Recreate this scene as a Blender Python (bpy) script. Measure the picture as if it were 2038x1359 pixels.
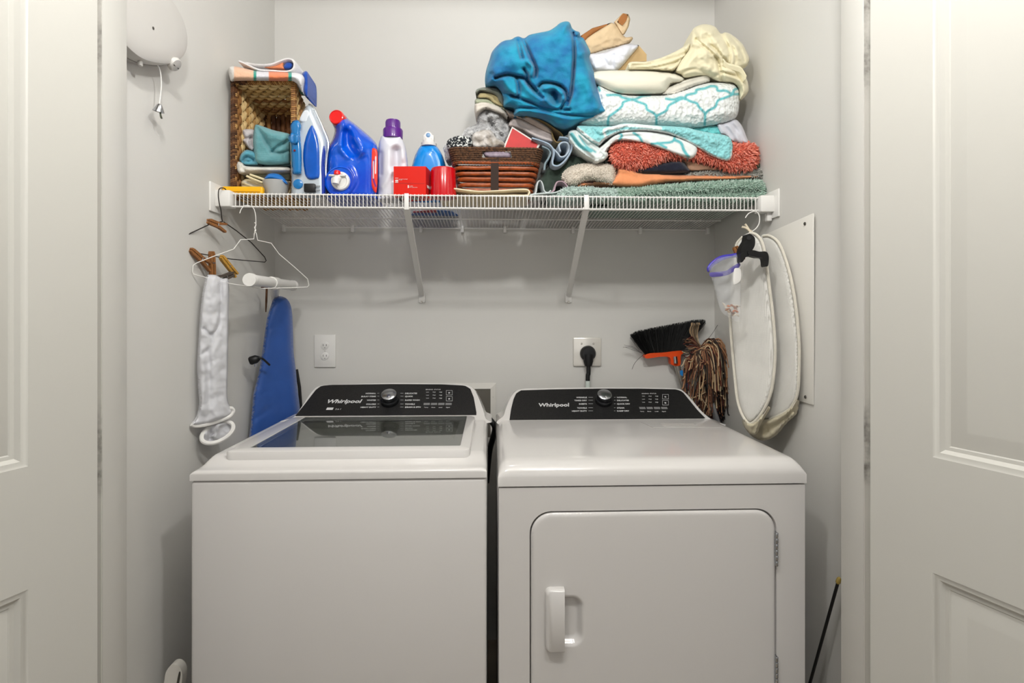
import bpy, bmesh, math, random
from mathutils import Vector, Matrix, noise
from mathutils.geometry import delaunay_2d_cdt
random.seed(7)
for o in list(bpy.data.objects): bpy.data.objects.remove(o)
SC = bpy.context.scene
COL = SC.collection

# ------------------------------------------------------------------ camera, world, lights, exposure
FPX, TH, EZ, HY, CX = 1100.0, math.radians(2.2), 1.27, 625.0, 1019.0
cam = bpy.data.cameras.new('camera'); camo = bpy.data.objects.new('camera', cam); COL.objects.link(camo)
camo.location = (0, 0, EZ); camo.rotation_euler = (math.pi/2, 0, -TH)
cam.sensor_width = 36; cam.lens = 36*FPX/2038; cam.shift_y = -(679.5-HY)/2038; cam.clip_start = .02
SC.camera = camo
w = bpy.data.worlds.new('world'); SC.world = w; w.use_nodes = True
w.node_tree.nodes['Background'].inputs[0].default_value = (1, .992, .975, 1)
w.node_tree.nodes['Background'].inputs[1].default_value = .32
def area(name, loc, target, sx, sy, e, col=(1, .965, .91), disk=False):
    l = bpy.data.lights.new(name, 'AREA'); l.shape = 'ELLIPSE' if disk else 'RECTANGLE'; l.size = sx; l.size_y = sy; l.energy = e; l.color = col
    o = bpy.data.objects.new(name, l); COL.objects.link(o); o.location = loc
    o.rotation_euler = (Vector(target)-Vector(loc)).to_track_quat('-Z', 'Y').to_euler(); return o
def bulb(name, loc, r, e, col=(1, .99, .97)):
    l = bpy.data.lights.new(name, 'POINT'); l.shadow_soft_size = r; l.energy = e; l.color = col
    o = bpy.data.objects.new(name, l); COL.objects.link(o); o.location = loc
bulb('closet_bounce_fill', (.0, 1.42, 2.66), .10, 5.5)  # added bulb brightening the upper walls, as bounced flash would; no fixture here
bulb('hall_ceiling_lamp', (.34, .46, 2.40), .05, 36)
bulb('hall_ceiling_lamp', (-.26, .42, 2.40), .05, 28)
area('hall_front_fill', (0, -2.4, 1.7), (0, 2, 1.6), 2.4, 1.8, 10, (1, .99, .975))  # unseen area light behind the camera, filling from the front; no window built
SC.view_settings.view_transform = 'Standard'; SC.view_settings.look = 'None'
SC.view_settings.exposure = .0; SC.view_settings.gamma = 1; SC.view_settings.use_curve_mapping = False

# ------------------------------------------------------------------ coordinate helpers
CT, ST = math.cos(TH), math.sin(TH)
CAM = Vector((0, 0, EZ))
def ray(px, py):
    a = (px-CX)/FPX; b = (HY-py)/FPX
    return Vector((a*CT+ST, CT-a*ST, b))
def R(px, py, p0, n):
    d = ray(px, py); t = (p0-CAM).dot(n)/d.dot(n)
    return CAM+d*t
YN = Vector((0, -1, 0))
def P(px, py, Y): return R(px, py, Vector((0, Y, 0)), YN)
def PXp(px, py, X): return R(px, py, Vector((X, 0, 0)), Vector((1, 0, 0)))
CR = {'p': (0, 0, 1), 'z1': (420, 100, 4.247), 'z2': (640, 200, 6.178), 'z3': (860, 140, 4.853), 'z4': (940, 20, 5.437),
      'z5': (1120, 20, 3.398), 'z6': (320, 360, 3.997), 'z7': (350, 520, 3.577), 'z8': (1220, 400, 2.718),
      'y4': (370, 780, 6.796), 'y6': (1220, 620, 5.662), 'y7': (1390, 410, 5.436), 'y8': (430, 220, 7.548),
      'x4': (240, 0, 5.436), 'w1': (580, 740, 4.852), 'w2': (980, 640, 4.246), 'w3': (980, 900, 2.911)}
def C(tag, pts):
    ox, oy, s = CR[tag]; return [(ox+x/s, oy+y/s) for x, y in pts]
def catmull(pts, n=6, closed=False):
    pts = [Vector(p) for p in pts]; N = len(pts); out = []
    if N < 3: return pts
    rng = range(N) if closed else range(N-1)
    for i in rng:
        p1, p2 = pts[i], pts[(i+1) % N]
        p0 = pts[i-1] if (closed or i > 0) else p1
        p3 = pts[(i+2) % N] if (closed or i+2 < N) else p2
        for k in range(n):
            t = k/n
            out.append(.5*((2*p1)+(p2-p0)*t+(2*p0-5*p1+4*p2-p3)*t*t+(3*p1-p0-3*p2+p3)*t**3))
    if not closed: out.append(pts[-1])
    return out
def resample(pts, step, closed=True):
    pts = [Vector(p) for p in pts]
    if closed: pts = pts+[pts[0]]
    L = [0]
    for a, b in zip(pts, pts[1:]): L.append(L[-1]+(b-a).length)
    n = max(3, int(L[-1]/step)); out = []; j = 0
    for i in range(n if closed else n+1):
        s = L[-1]*i/n
        while j < len(L)-2 and L[j+1] < s: j += 1
        d = L[j+1]-L[j]; t = (s-L[j])/d if d > 1e-12 else 0
        out.append(pts[j].lerp(pts[j+1], t))
    return out

# ------------------------------------------------------------------ materials
def lin(c):
    r = []
    for v in c[:3]:
        v = v/255; r.append(v/12.92 if v <= .04045 else ((v+.055)/1.055)**2.4)
    return (*r, 1)
MATS = {}
def M(name, col, rough=.5, metal=0, bump=None, var=None, vcol=False, trans=0, ior=1.45, sheen=0, coat=0, alpha=None, spec=.5, transl=0, sub=0):
    """bump=(kind, scale, strength, dist); var=(scale, amount[, colour2]); alpha=(kind, scale, cover)"""
    if name in MATS: return MATS[name]
    m = bpy.data.materials.new(name); m.use_nodes = True; MATS[name] = m
    nt = m.node_tree; N = nt.nodes; L = nt.links; b = N['Principled BSDF']
    b.inputs['Base Color'].default_value = lin(col); b.inputs['Roughness'].default_value = rough
    b.inputs['Metallic'].default_value = metal; b.inputs['IOR'].default_value = ior
    b.inputs['Transmission Weight'].default_value = trans; b.inputs['Sheen Weight'].default_value = sheen
    b.inputs['Coat Weight'].default_value = coat; b.inputs['Specular IOR Level'].default_value = spec
    tc = N.new('ShaderNodeTexCoord'); base = None
    if vcol:
        a = N.new('ShaderNodeVertexColor'); a.layer_name = 'Col'; base = a.outputs[0]
    if var:
        n = N.new('ShaderNodeTexNoise'); n.inputs['Scale'].default_value = var[0]; n.inputs['Detail'].default_value = 5
        L.new(tc.outputs['Object'], n.inputs['Vector'])
        mx = N.new('ShaderNodeMix'); mx.data_type = 'RGBA'
        rp = N.new('ShaderNodeMapRange'); rp.inputs[1].default_value = .35; rp.inputs[2].default_value = .65
        L.new(n.outputs[0], rp.inputs[0]); L.new(rp.outputs[0], mx.inputs[0])
        if base is None:
            mx.inputs[6].default_value = lin(col)
            c2 = lin(var[2]) if len(var) > 2 else tuple([v*(1-var[1]) for v in lin(col)[:3]]+[1])
            mx.inputs[7].default_value = c2
            base = mx.outputs[2]
        else:
            mx.blend_type = 'MULTIPLY'; L.new(base, mx.inputs[6]); k = 1-var[1]
            mx.inputs[7].default_value = (k, k, k, 1); base = mx.outputs[2]
    if base is not None: L.new(base, b.inputs['Base Color'])
    def pattern(kind, scale):
        if kind == 'noise':
            n = N.new('ShaderNodeTexNoise'); n.inputs['Scale'].default_value = scale; n.inputs['Detail'].default_value = 6
            L.new(tc.outputs['Object'], n.inputs['Vector']); return n.outputs[0]
        if kind == 'voronoi':
            n = N.new('ShaderNodeTexVoronoi'); n.inputs['Scale'].default_value = scale
            L.new(tc.outputs['Object'], n.inputs['Vector']); return n.outputs[0]
        if kind in ('weave', 'diag', 'plait'):
            sep = N.new('ShaderNodeSeparateXYZ'); L.new(tc.outputs['Object'], sep.inputs[0])
            def ma(op, a, bb):
                q = N.new('ShaderNodeMath'); q.operation = op
                for i, v in enumerate((a, bb)):
                    if v is None: continue
                    if isinstance(v, (int, float)): q.inputs[i].default_value = v
                    else: L.new(v, q.inputs[i])
                return q.outputs[0]
            u = ma('ADD', sep.outputs[0], sep.outputs[1]); v = sep.outputs[2]
            if kind == 'diag': u, v = ma('ADD', u, v), ma('SUBTRACT', u, v)
            su = ma('SINE', ma('MULTIPLY', u, scale), None); sv = ma('SINE', ma('MULTIPLY', v, scale), None)
            return ma('ADD', ma('MULTIPLY', ma('MULTIPLY', su, sv), .5), .5)
    if bump:
        kind, sc, st = bump[:3]
        bp = N.new('ShaderNodeBump'); bp.inputs['Strength'].default_value = st
        bp.inputs['Distance'].default_value = bump[3] if len(bump) > 3 else .002
        L.new(pattern(kind, sc), bp.inputs['Height']); L.new(bp.outputs[0], b.inputs['Normal'])
    if alpha:
        kind, sc, cover = alpha
        g = N.new('ShaderNodeMath'); g.operation = 'GREATER_THAN'; g.inputs[1].default_value = cover
        L.new(pattern(kind, sc), g.inputs[0])
        iv = N.new('ShaderNodeMath'); iv.operation = 'SUBTRACT'; iv.inputs[0].default_value = 1
        L.new(g.outputs[0], iv.inputs[1]); L.new(iv.outputs[0], b.inputs['Alpha'])
    return m
def cloth(name, col, rough=.95, scale=900, strength=.35, var=(30, .12), **k):
    return M(name, col, rough, bump=('noise', scale, strength, .002), var=var, sheen=k.pop('sheen', .25), spec=.15, **k)

# ------------------------------------------------------------------ mesh helpers
WL = {}
def wloc(o): return WL.get(o.name, Vector((0, 0, 0)))
def tag(o, label=None, cat=None, group=None, kind=None):
    if label: o['label'] = label
    if cat: o['category'] = cat
    if group: o['group'] = group
    if kind: o['kind'] = kind
    return o
def empty(name, loc, label, cat, group=None):
    o = bpy.data.objects.new(name, None); COL.objects.link(o); o.location = loc; o.empty_display_size = .05
    WL[o.name] = Vector(loc); return tag(o, label, cat, group)
class MB:
    def __init__(s): s.v = []; s.f = []; s.mi = []; s.c = None
    def add(s, vs, fs, mi=0, cols=None):
        k = len(s.v); s.v += [Vector(v) for v in vs]; s.f += [tuple(i+k for i in f) for f in fs]; s.mi += [mi]*len(fs)
        if cols is not None:
            if s.c is None: s.c = []
            s.c += [(1, 1, 1, 1)]*(k-len(s.c)) + list(cols)
        return s
    def bm(s, bm, mi=0):
        bm.verts.ensure_lookup_table(); bm.verts.index_update()
        s.add([v.co.copy() for v in bm.verts], [[v.index for v in f.verts] for f in bm.faces], mi); bm.free(); return s
    def box(s, lo, hi, bev=0, seg=2, mi=0, mat=None):
        bm = bmesh.new(); bmesh.ops.create_cube(bm, size=1)
        lo, hi = Vector(lo), Vector(hi); c = (lo+hi)/2; d = hi-lo
        for v in bm.verts: v.co = Vector((v.co.x*d.x, v.co.y*d.y, v.co.z*d.z))+c
        if bev: bmesh.ops.bevel(bm, geom=list(bm.edges), offset=bev, segments=seg, profile=.5, affect='EDGES')
        if mat is not None: bmesh.ops.transform(bm, matrix=mat, verts=bm.verts)
        return s.bm(bm, mi)
    def tube(s, pts, r, seg=8, mi=0, closed=False, col=None):
        pts = [Vector(p) for p in pts]; n = len(pts); rs = r if isinstance(r, (list, tuple)) else [r]*n
        vs = []; fs = []; up = None
        for i, p in enumerate(pts):
            if closed: t = (pts[(i+1) % n]-pts[i-1])
            else: t = pts[min(i+1, n-1)]-pts[max(i-1, 0)]
            if t.length < 1e-9: t = Vector((0, 0, 1))
            t.normalize()
            if up is None: up = t.orthogonal().normalized()
            up = (up-t*up.dot(t)); up = up.normalized() if up.length > 1e-6 else t.orthogonal().normalized()
            q = t.cross(up)
            for k in range(seg):
                a = 2*math.pi*k/seg; vs.append(p+(up*math.cos(a)+q*math.sin(a))*rs[i])
        for i in range(n if closed else n-1):
            j = (i+1) % n
            for k in range(seg):
                k2 = (k+1) % seg; fs.append((i*seg+k, i*seg+k2, j*seg+k2, j*seg+k))
        if not closed: fs.append(tuple(range(seg))[::-1]); fs.append(tuple((n-1)*seg+k for k in range(seg)))
        return s.add(vs, fs, mi, [col]*len(vs) if col else None)
    def lathe(s, prof, c, axis=(0, 0, 1), seg=32, mi=0, sx=1, sy=1):
        ax = Vector(axis).normalized(); u = ax.orthogonal().normalized()
        if abs(ax.z) > .9: u = Vector((1, 0, 0)); u = (u-ax*u.dot(ax)).normalized()
        q = ax.cross(u); c = Vector(c); vs = []; fs = []; n = len(prof)
        for r, h in prof:
            for k in range(seg):
                a = 2*math.pi*k/seg; vs.append(c+ax*h+u*(math.cos(a)*r*sx)+q*(math.sin(a)*r*sy))
        for i in range(n-1):
            for k in range(seg):
                k2 = (k+1) % seg; fs.append((i*seg+k, i*seg+k2, (i+1)*seg+k2, (i+1)*seg+k))
        if prof[0][0] > 1e-6: fs.append(tuple(range(seg))[::-1])
        if prof[-1][0] > 1e-6: fs.append(tuple((n-1)*seg+k for k in range(seg)))
        return s.add(vs, fs, mi)
    def prism(s, loop, vec, mi=0, bev=0):
        """loop: world points, extruded by vec"""
        bm = bmesh.new(); vs = [bm.verts.new(p) for p in loop]; f = bm.faces.new(vs)
        r = bmesh.ops.extrude_face_region(bm, geom=[f])
        nv = [g for g in r['geom'] if isinstance(g, bmesh.types.BMVert)]
        bmesh.ops.translate(bm, vec=Vector(vec), verts=nv)
        bmesh.ops.recalc_face_normals(bm, faces=bm.faces)
        if bev:
            es = [e for e in bm.edges if len(e.link_faces) == 2 and e.link_faces[0].normal.angle(e.link_faces[1].normal, 0) > .9]
            bmesh.ops.bevel(bm, geom=es, offset=bev, segments=2, profile=.5, affect='EDGES')
        return s.bm(bm, mi)
    def build(s, name, mats, parent=None, smooth=True, ang=40, recalc=False, weld=False):
        me = bpy.data.meshes.new(name)
        if parent is not None: off = wloc(parent)
        else:
            xs = [v.x for v in s.v]; ys = [v.y for v in s.v]; zs = [v.z for v in s.v]
            off = Vector(((min(xs)+max(xs))/2, (min(ys)+max(ys))/2, min(zs)))
        me.from_pydata([v-off for v in s.v], [], s.f)
        if not isinstance(mats, (list, tuple)): mats = [mats]
        for m in mats: me.materials.append(m)
        if len(mats) > 1: me.polygons.foreach_set('material_index', s.mi)
        if s.c is not None:
            s.c += [(1, 1, 1, 1)]*(len(s.v)-len(s.c))
            ca = me.color_attributes.new('Col', 'FLOAT_COLOR', 'POINT')
            flat = []
            for c in s.c: flat += list(c)
            ca.data.foreach_set('color', flat)
        if recalc or weld:
            bm = bmesh.new(); bm.from_mesh(me)
            if weld: bmesh.ops.remove_doubles(bm, verts=bm.verts, dist=1e-5)
            bmesh.ops.recalc_face_normals(bm, faces=bm.faces); bm.to_mesh(me); bm.free()
        me.update()
        if smooth:
            me.polygons.foreach_set('use_smooth', [True]*len(me.polygons)); me.set_sharp_from_angle(angle=math.radians(ang))
        o = bpy.data.objects.new(name, me); COL.objects.link(o)
        if parent is not None: o.parent = parent; WL[o.name] = off
        else: o.location = off; WL[o.name] = off
        return o
def seg_dist(p, a, b):
    d = b-a; L = d.length_squared
    t = max(0, min(1, (p-a).dot(d)/L)) if L > 1e-12 else 0
    return (p-(a+d*t)).length
def poly_dist(p, pl): return min(seg_dist(p, a, b) for a, b in zip(pl, pl[1:]))
def inside(p, poly):
    x, y = p.x, p.y; c = False; j = len(poly)-1
    for i in range(len(poly)):
        a, b = poly[i], poly[j]
        if (a.y > y) != (b.y > y) and x < (b.x-a.x)*(y-a.y)/(b.y-a.y)+a.x: c = not c
        j = i
    return c
def deckz(Y): return 1.637-.03*(Y-1.70)/.45
def puff(name, outline, p0, df=.02, db=.02, r=10, mat=None, parent=None, res=3, folds=(), paint=(), base=None, nz=(.002, .08),
         n=None, smooth=5, floor=None, func=None, rb=None, back=True, seed=0):
    """A soft solid: its outline is read in picture pixels on the plane (p0, n), then given a rounded front, a back and its thickness in metres.
    folds=(polyline, width px, height m); paint=(polyline, width px, colour)."""
    if not isinstance(p0, Vector): p0 = Vector((0, p0, 0))
    n = Vector(n).normalized() if n else YN
    ol = catmull(outline, smooth, True) if smooth else [Vector(p) for p in outline]
    ol = [Vector((p[0], p[1])) for p in ol]; ol = resample(ol, res)
    nb = len(ol); pts = list(ol)
    x0, x1 = min(p.x for p in ol), max(p.x for p in ol); y0, y1 = min(p.y for p in ol), max(p.y for p in ol)
    loop = ol+[ol[0]]
    y = y0+res*.5; row = 0; dist = [0]*nb
    while y < y1:
        x = x0+(res*.5 if row % 2 else 0)
        while x < x1:
            p = Vector((x, y))
            if inside(p, ol):
                d = poly_dist(p, loop)
                if d > res*.6: pts.append(p); dist.append(d)
            x += res
        y += res*.87; row += 1
    V, E_, F, ov, oe, of = delaunay_2d_cdt(pts, [], [list(range(nb))], 1, 1e-6)
    dd = []; bnd = []
    for i, v in enumerate(V):
        o = ov[i][0] if ov[i] else None
        if o is not None: dd.append(dist[o]); bnd.append(o < nb)
        else: dd.append(0); bnd.append(True)
    fl = [([Vector(q) for q in catmull(a, 3)] if len(a) > 2 else [Vector(q) for q in a], max(wd*1.15, res*1.5), am) for a, wd, am in folds]
    pl = [([Vector(q) for q in catmull(a, 4)] if len(a) > 2 else [Vector(q) for q in a], wd, c) for a, wd, c in paint]
    vs = []; cols = []; rb = rb or r
    sv = Vector((seed*3.1, seed*1.7, seed))
    for i, v in enumerate(V):
        t = min(1, dd[i]/r); pr = math.sqrt(max(0, 1-(1-t)**2)); h = df*pr
        vv = Vector((v[0], v[1]))
        for a, wd, am in fl:
            ds = poly_dist(vv, a)
            if ds < wd*2.5: h += am*math.exp(-(ds/wd)**2)*min(1, dd[i]/(wd*.8) if am > 0 else pr)
        q = R(v[0], v[1], p0, n)
        if not bnd[i]:
            h += nz[0]*noise.fractal(q/nz[1]+sv, 1, 2, 3)*min(1, dd[i]/(r*.6)) if nz[0] else 0
            h = max(h, -db*.7)
        if func: h += func(v[0], v[1])
        q = R(v[0], v[1], p0+n*h, n)
        if floor is not None: q.z = max(q.z, floor)
        vs.append(q)
        c = None
        if base is not None:
            c = base(v[0], v[1]) if callable(base) else base
            c = lin(c)
            for a, wd, cc in pl:
                k_ = min(1, max(0, (wd/2+res*.45-poly_dist(vv, a))/(res*.9))); cc = lin(cc)
                if k_ > 0: c = tuple(c[i_]*(1-k_)+cc[i_]*k_ for i_ in range(4))
            cols.append(c)
    N0 = len(vs); fs = []
    for f in F:
        a = vs[f[0]]; nn = (vs[f[1]]-a).cross(vs[f[2]]-a)
        fs.append(tuple(f) if nn.dot(n) > 0 else tuple(f)[::-1])
    fa = list(fs)
    if back:
        bi = {}
        for i, v in enumerate(V):
            if bnd[i]: bi[i] = i; continue
            t = min(1, dd[i]/rb); pr = math.sqrt(max(0, 1-(1-t)**2))
            q = R(v[0], v[1], p0, n)-n*db*pr
            if floor is not None: q.z = max(q.z, floor)
            bi[i] = len(vs); vs.append(q)
            if base is not None: cols.append(cols[i])
        fa += [tuple(bi[j] for j in f[::-1]) for f in fs]
    b = MB(); b.add(vs, fa, 0, cols if base is not None else None)
    o = b.build(name, mat, parent, ang=80)
    o_front = (vs, fs, n, cols)
    FR[o.name] = o_front
    return o
FR = {}
def tufts(owner, count, ln, rad, mat, cols=None, bend=.6, name='pile', down=.3, seed=1):
    vs, fs, n, _ = FR[owner.name]; rnd = random.Random(seed)
    ar = []; tot = 0
    for f in fs:
        a, b_, c = (vs[i] for i in f); A = (b_-a).cross(c-a).length; tot += A; ar.append(tot)
    import bisect
    b = MB(); V = []; F = []; CC = []
    for _ in range(count):
        f = fs[min(len(fs)-1, bisect.bisect(ar, rnd.random()*tot))]; a, b_, c = (vs[i] for i in f)
        u, v = rnd.random(), rnd.random()
        if u+v > 1: u, v = 1-u, 1-v
        p = a+(b_-a)*u+(c-a)*v; nn = (b_-a).cross(c-a).normalized()
        L = ln*rnd.uniform(.6, 1.2)
        q = p+nn*L+Vector((rnd.uniform(-1, 1), rnd.uniform(-1, 1)*.3, rnd.uniform(-1, 1)))*L*bend+Vector((0, 0, -down*L))
        o1 = nn.orthogonal().normalized(); o2 = nn.cross(o1); k = len(V); p = p-nn*.001
        m = (p+q)/2+nn*L*.15
        for j in range(3):
            an = j*2.094; V.append(p+(o1*math.cos(an)+o2*math.sin(an))*rad)
        for j in range(3):
            an = j*2.094; V.append(m+(o1*math.cos(an)+o2*math.sin(an))*rad*.9)
        V.append(q)
        for j in range(3):
            j2 = (j+1) % 3; F.append((k+j, k+j2, k+3+j2, k+3+j)); F.append((k+3+j, k+3+j2, k+6))
        if cols:
            cc = lin(rnd.choice(cols)); CC += [cc]*7
    b.add(V, F, 0, CC if cols else None)
    o = b.build(name, mat, owner); o['kind'] = 'stuff'; return o
def ribbon(name, path, Y0, Y1, th, mat, parent=None, seg=5, floor=None, wob=.002, base=None, ys=8):
    """A folded cloth: path (picture pixels read at depth Y0) is its cut edge, th its thickness; it runs back to Y1."""
    c = catmull([(x, y, 0) for x, y in path], seg); pts = [P(p.x, p.y, Y0) for p in c]
    pts = resample(pts, .004, False); n = len(pts); L = []; Rr = []
    for i, p in enumerate(pts):
        t = pts[min(i+1, n-1)]-pts[max(i-1, 0)]; t.y = 0; t.normalize(); nn = Vector((-t.z, 0, t.x))
        L.append(p+nn*th/2); Rr.append(p-nn*th/2)
    loop = L+Rr[::-1]; m = len(loop); vs = []; fs = []; cols = []
    prof = [(0.0, .55), (.004, .9), (.01, 1)]+[((Y1-Y0)*k/ys, 1) for k in range(1, ys+1)]
    for j, (dy, sc) in enumerate(prof):
        for i in range(m):
            ctr = pts[i] if i < n else pts[2*n-1-i]
            q = ctr+(loop[i]-ctr)*sc; wv = noise.noise_vector(Vector((q.x*14, (Y0+dy)*14, q.z*14)))*wob
            q = Vector((q.x+wv.x, Y0+dy+wv.y, q.z+wv.z))
            if floor is not None: q.z = max(q.z, floor)
            vs.append(q)
            if base: cols.append(lin(base))
    for j in range(len(prof)-1):
        for i in range(m):
            i2 = (i+1) % m; fs.append((j*m+i, (j+1)*m+i, (j+1)*m+i2, j*m+i2))
    for i in range(n-1):
        fs.append((i, i+1, 2*n-2-i, 2*n-1-i)); k = (len(prof)-1)*m
        fs.append((k+2*n-1-i, k+2*n-2-i, k+i+1, k+i))
    return MB().add(vs, fs, 0, cols or None).build(name, mat, parent, ang=70, recalc=True)
def text(name, s, p, ux, uz, size, mat, parent, depth=.0004, shear=0, sx=1, align='LEFT'):
    cu = bpy.data.curves.new(name, 'FONT'); cu.body = s; cu.size = size; cu.extrude = depth; cu.shear = shear; cu.align_x = align; cu.resolution_u = 3
    t = bpy.data.objects.new(name, cu); me = bpy.data.meshes.new_from_object(t); bpy.data.objects.remove(t)
    ux = Vector(ux).normalized(); uz = Vector(uz).normalized(); nn = ux.cross(uz); p = Vector(p); off = wloc(parent)
    for v in me.vertices: v.co = p+ux*(v.co.x*sx)+uz*v.co.y+nn*(v.co.z+depth)-off
    me.materials.clear(); me.materials.append(mat)
    o = bpy.data.objects.new(name, me); COL.objects.link(o); o.parent = parent; WL[o.name] = off; return o
def pxt(x, y, Y): return tuple(P(x, y, Y))
def text_mb(b, s, p, ux, uz, size, shear=0, sx=1, align='LEFT', depth=.0003, mi=0, bold=0):
    cu = bpy.data.curves.new('t', 'FONT'); cu.body = s; cu.size = size; cu.extrude = depth; cu.shear = shear; cu.align_x = align; cu.resolution_u = 2; cu.offset = bold
    t = bpy.data.objects.new('t', cu); me = bpy.data.meshes.new_from_object(t); bpy.data.objects.remove(t)
    ux = Vector(ux).normalized(); uz = Vector(uz).normalized(); nn = ux.cross(uz); p = Vector(p)
    b.add([p+ux*(v.co.x*sx)+uz*v.co.y+nn*(v.co.z+depth) for v in me.vertices], [tuple(f.vertices) for f in me.polygons], mi)
    bpy.data.meshes.remove(me)

# ------------------------------------------------------------------ the closet and hall
XL, XR, YB, ZC = -.83, .886, 2.157, 2.75
wallm = M('wall_paint', (212, 210, 205), .55, bump=('noise', 260, .06, .002), var=(2.2, .03), spec=.3)
trimm = M('trim_paint', (198, 196, 190), .45, bump=('noise', 60, .03, .002), var=(5, .03))
whitem = M('enamel', (208, 205, 202), .16, bump=('noise', 160, .015, .001), coat=.3)
plastw = M('white_plastic', (226, 224, 220), .35)
def S(name, b, m, **k): o = b.build(name, m, **k); o['kind'] = 'structure'; return o
S('wall_back', MB().box((XL-.1, YB, 0), (XR+.1, YB+.1, ZC)), wallm)
S('wall_left', MB().box((XL-.1, 1.2, 0), (XL, YB, ZC)), wallm)
S('wall_right', MB().box((XR, 1.2, 0), (XR+.1, YB, ZC)), wallm)
S('floor', MB().box((-2.6, -2.6, -.1), (2.6, YB+.1, 0)), M('floor_vinyl', (150, 138, 122), .5, var=(6, .2)))
S('ceiling', MB().box((XL-.1, 1.0, ZC), (XR+.1, YB+.1, ZC+.1)).box((-2.6, -2.6, ZC), (2.6, 1.0, ZC+.1)), M('ceiling_paint', (225, 223, 218), .8))
jl, jr = -.769, .778
S('wall_front', MB().box((-2.6, 1.09, 0), (jl-.03, 1.2, ZC)).box((jr+.03, 1.09, 0), (2.6, 1.2, ZC)).box((jl-.03, 1.09, 2.46), (jr+.03, 1.2, ZC)), wallm)
# door frame: jamb with a stop whose hall-side edge is scuffed
def dirt_mat():
    m = M('scuffed_trim_paint', (208, 205, 199), .5); nt = m.node_tree; N = nt.nodes; L = nt.links; b = N['Principled BSDF']
    tc = N.new('ShaderNodeTexCoord'); sp = N.new('ShaderNodeSeparateXYZ'); L.new(tc.outputs['Object'], sp.inputs[0])
    tot = None
    for zc, wd in ((1.93, .10), (1.80, .10), (1.02, .09), (.95, .05)):
        a = N.new('ShaderNodeMath'); a.operation = 'SUBTRACT'; a.inputs[1].default_value = zc; L.new(sp.outputs[2], a.inputs[0])
        c = N.new('ShaderNodeMath'); c.operation = 'ABSOLUTE'; L.new(a.outputs[0], c.inputs[0])
        d = N.new('ShaderNodeMapRange'); d.inputs[1].default_value = wd; d.inputs[2].default_value = 0; d.interpolation_type = 'SMOOTHSTEP'; L.new(c.outputs[0], d.inputs[0])
        if tot is None: tot = d.outputs[0]
        else:
            mm = N.new('ShaderNodeMath'); mm.operation = 'MAXIMUM'; L.new(tot, mm.inputs[0]); L.new(d.outputs[0], mm.inputs[1]); tot = mm.outputs[0]
    n = N.new('ShaderNodeTexNoise'); n.inputs['Scale'].default_value = 70; n.inputs['Detail'].default_value = 2; L.new(tc.outputs['Object'], n.inputs['Vector'])
    r = N.new('ShaderNodeMapRange'); r.inputs[1].default_value = .2; r.inputs[2].default_value = .75; L.new(n.outputs[0], r.inputs[0])
    q = N.new('ShaderNodeMath'); q.operation = 'MULTIPLY'; L.new(tot, q.inputs[0]); L.new(r.outputs[0], q.inputs[1])
    mx = N.new('ShaderNodeMix'); mx.data_type = 'RGBA'; mx.inputs[6].default_value = lin((200, 197, 190)); mx.inputs[7].default_value = lin((118, 114, 108))
    L.new(q.outputs[0], mx.inputs[0]); L.new(mx.outputs[2], b.inputs['Base Color']); return m
dm = dirt_mat()
S('trim_1', MB().box((jl-.03, 1.075, 0), (jl-.014, 1.2, 2.46)).box((jl-.014, 1.126, 0), (jl, 1.2, 2.46), .0015), trimm)
S('trim_2', MB().box((jr+.014, 1.075, 0), (jr+.03, 1.2, 2.46)).box((jr, 1.126, 0), (jr+.014, 1.2, 2.46), .0015), trimm)
S('trim_3', MB().box((jl-.03, 1.09, 2.445), (jr+.03, 1.2, 2.46)), trimm)
S('trim_4', MB().box((jl-.0139, 1.1235, 0), (jl-.001, 1.1258, 2.46)), dm)
S('trim_5', MB().box((jr+.001, 1.1235, 0), (jr+.0139, 1.1258, 2.46)), dm)
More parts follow.
